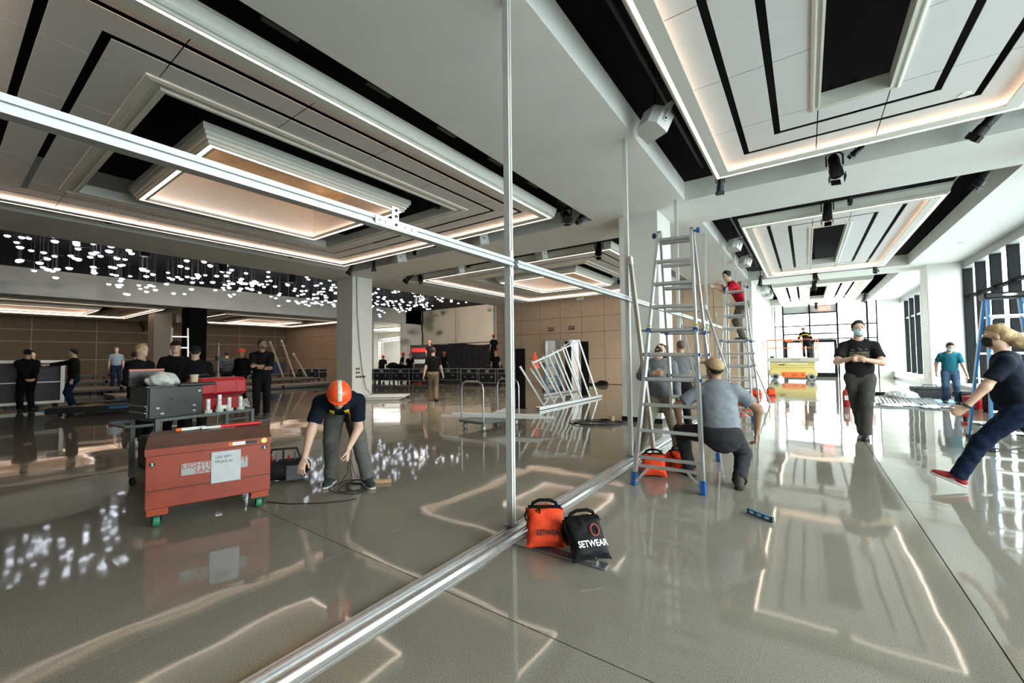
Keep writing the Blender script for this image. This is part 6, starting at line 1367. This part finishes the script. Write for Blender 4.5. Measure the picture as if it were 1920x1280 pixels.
for i, (x, y, s_, lab, m_) in enumerate(((2.1, 14.9, .20, 'white plastic wrap at the near edge of the mat', M_wht), (2.55, 14.8, .16, 'small crumpled white bag on the near mat', M_wht), (1.75, 14.6, .18, 'flat white paper by the fire extinguisher', M_wht), (2.85, 14.75, .15, 'white packet near the man in teal', M_wht), (2.35, 17.45, .32, 'large clear plastic heap behind the bars', mat('crumpled pale plastic')), (1.95, 18.45, .24, 'heap of black straps behind the bars', T_black), (2.45, 14.45, .17, 'crumpled blue-white wrapper at the mat corner', M_tape))):
    t = thing('packaging', lab, 'packaging', (x, y, .012)); v = Vol(); v.wr = .02; v.ell((0, 0, 0), (s_*1.3, s_, s_*(.35 if i != 4 else .8)), None, .03); v.cutall((0, 0, .0), (0, 0, -1)); v.ell((s_*.5, s_*.4, .01), (s_*.6, s_*.5, s_*.3), None, .04); link('wrap', vol_mesh('wrap', v, .025, 0), m_, t)
for i, (x, y, lab) in enumerate(((1.27, 13.9, 'red fire extinguisher standing right of the masked man'), (.82, 14.0, 'red fire extinguisher half hidden by the legs of the masked man'))):
    t = thing('fire_extinguisher', lab, 'extinguisher', (x, y, 0)); MB().lathe([(.07, 0), (.078, .01), (.08, .36), (.06, .43), (.025, .46), (.025, .50)], 18).build('cylinder', mat('fire red'), t, smooth=True); MB().box(-.02, .10, -.015, .015, .50, .53).build('handle', M_blk, t); MB().tube([(.02, 0, .50), (.10, .03, .44), (.10, .03, .15)], .012, 6).build('hose', M_blk, t, smooth=True); B(-.04, .04, -.083, -.079, .18, .30).build('label_plate', M_wht, t)
def kit(label, name, loc, rz, m_, w_, d_, h_, lid=None):
    t = thing(name, label, 'tool box', loc, R(rz)); MB().bbox(-w_/2, w_/2, -d_/2, d_/2, .001, h_*.72, .015).build('box', m_, t); MB().bbox(-w_/2-.008, w_/2+.008, -d_/2-.008, d_/2+.008, h_*.72, h_*.92, .012).build('lid', lid or m_, t); MB().tube([(-w_*.22, 0, h_*.92), (-w_*.18, 0, h_*1.08), (w_*.18, 0, h_*1.08), (w_*.22, 0, h_*.92)], .012, 6).build('handle', M_blk, t, smooth=True); return t
kit('red tool case on the floor right of the man in teal', 'red_toolbox', (3.35, 15.0, 0), 60, M_rc, .42, .28, .34); kit('black tool case behind the man in teal', 'black_case', (3.05, 17.8, 0), 10, M_blkp, .8, .4, .38); kit('black tool case under the window near the red tool case', 'black_case', (3.55, 16.0, 0), 80, M_blkp, .6, .4, .40, M_tg); kit('red bag on the floor at the right column', 'red_toolbox', (2.95, 18.9, 0), 20, M_rc, .34, .2, .26)
t = kit('dark backpack slumped against the window sill', 'backpack', (3.55, 14.35, 0), 85, T_black, .5, .36, .75); kit('low black case below the window behind the blue ladder', 'black_case', (3.45, 11.3, 0), 85, M_blkp, .9, .4, .42, M_tg)
t = thing('folding_table', 'low grey folding table behind the blue stepladder', 'table', (3.3, 13.2, 0), R(85)); MB().bbox(-.8, .8, -.28, .02, .46, .50, .008).build('table_top', M_lgrey, t)
for sx in (-.7, .7): MB().tube([(sx, -.25, .46), (sx, -.25, 0)], .015, 6).build('leg', M_blk, t); MB().tube([(sx, -.02, .46), (sx, -.02, 0)], .015, 6).build('leg', M_blk, t)
t = thing('cordless_drill', 'red and black cordless drill on the floor under the blue ladder', 'drill', (2.45, 11.6, 0), R(100)); MB().tube([(-.10, 0, .20), (.10, 0, .20)], .035, 10).build('drill_body', M_rc, t, smooth=True); MB().bbox(-.05, .01, -.025, .025, .06, .19, .01).build('grip', M_blkp, t); MB().bbox(-.08, .05, -.04, .04, .001, .065, .01).build('battery', M_rc, t); MB().tube([(.10, 0, .20), (.16, 0, .20)], .016, 8).build('chuck', M_blk, t)
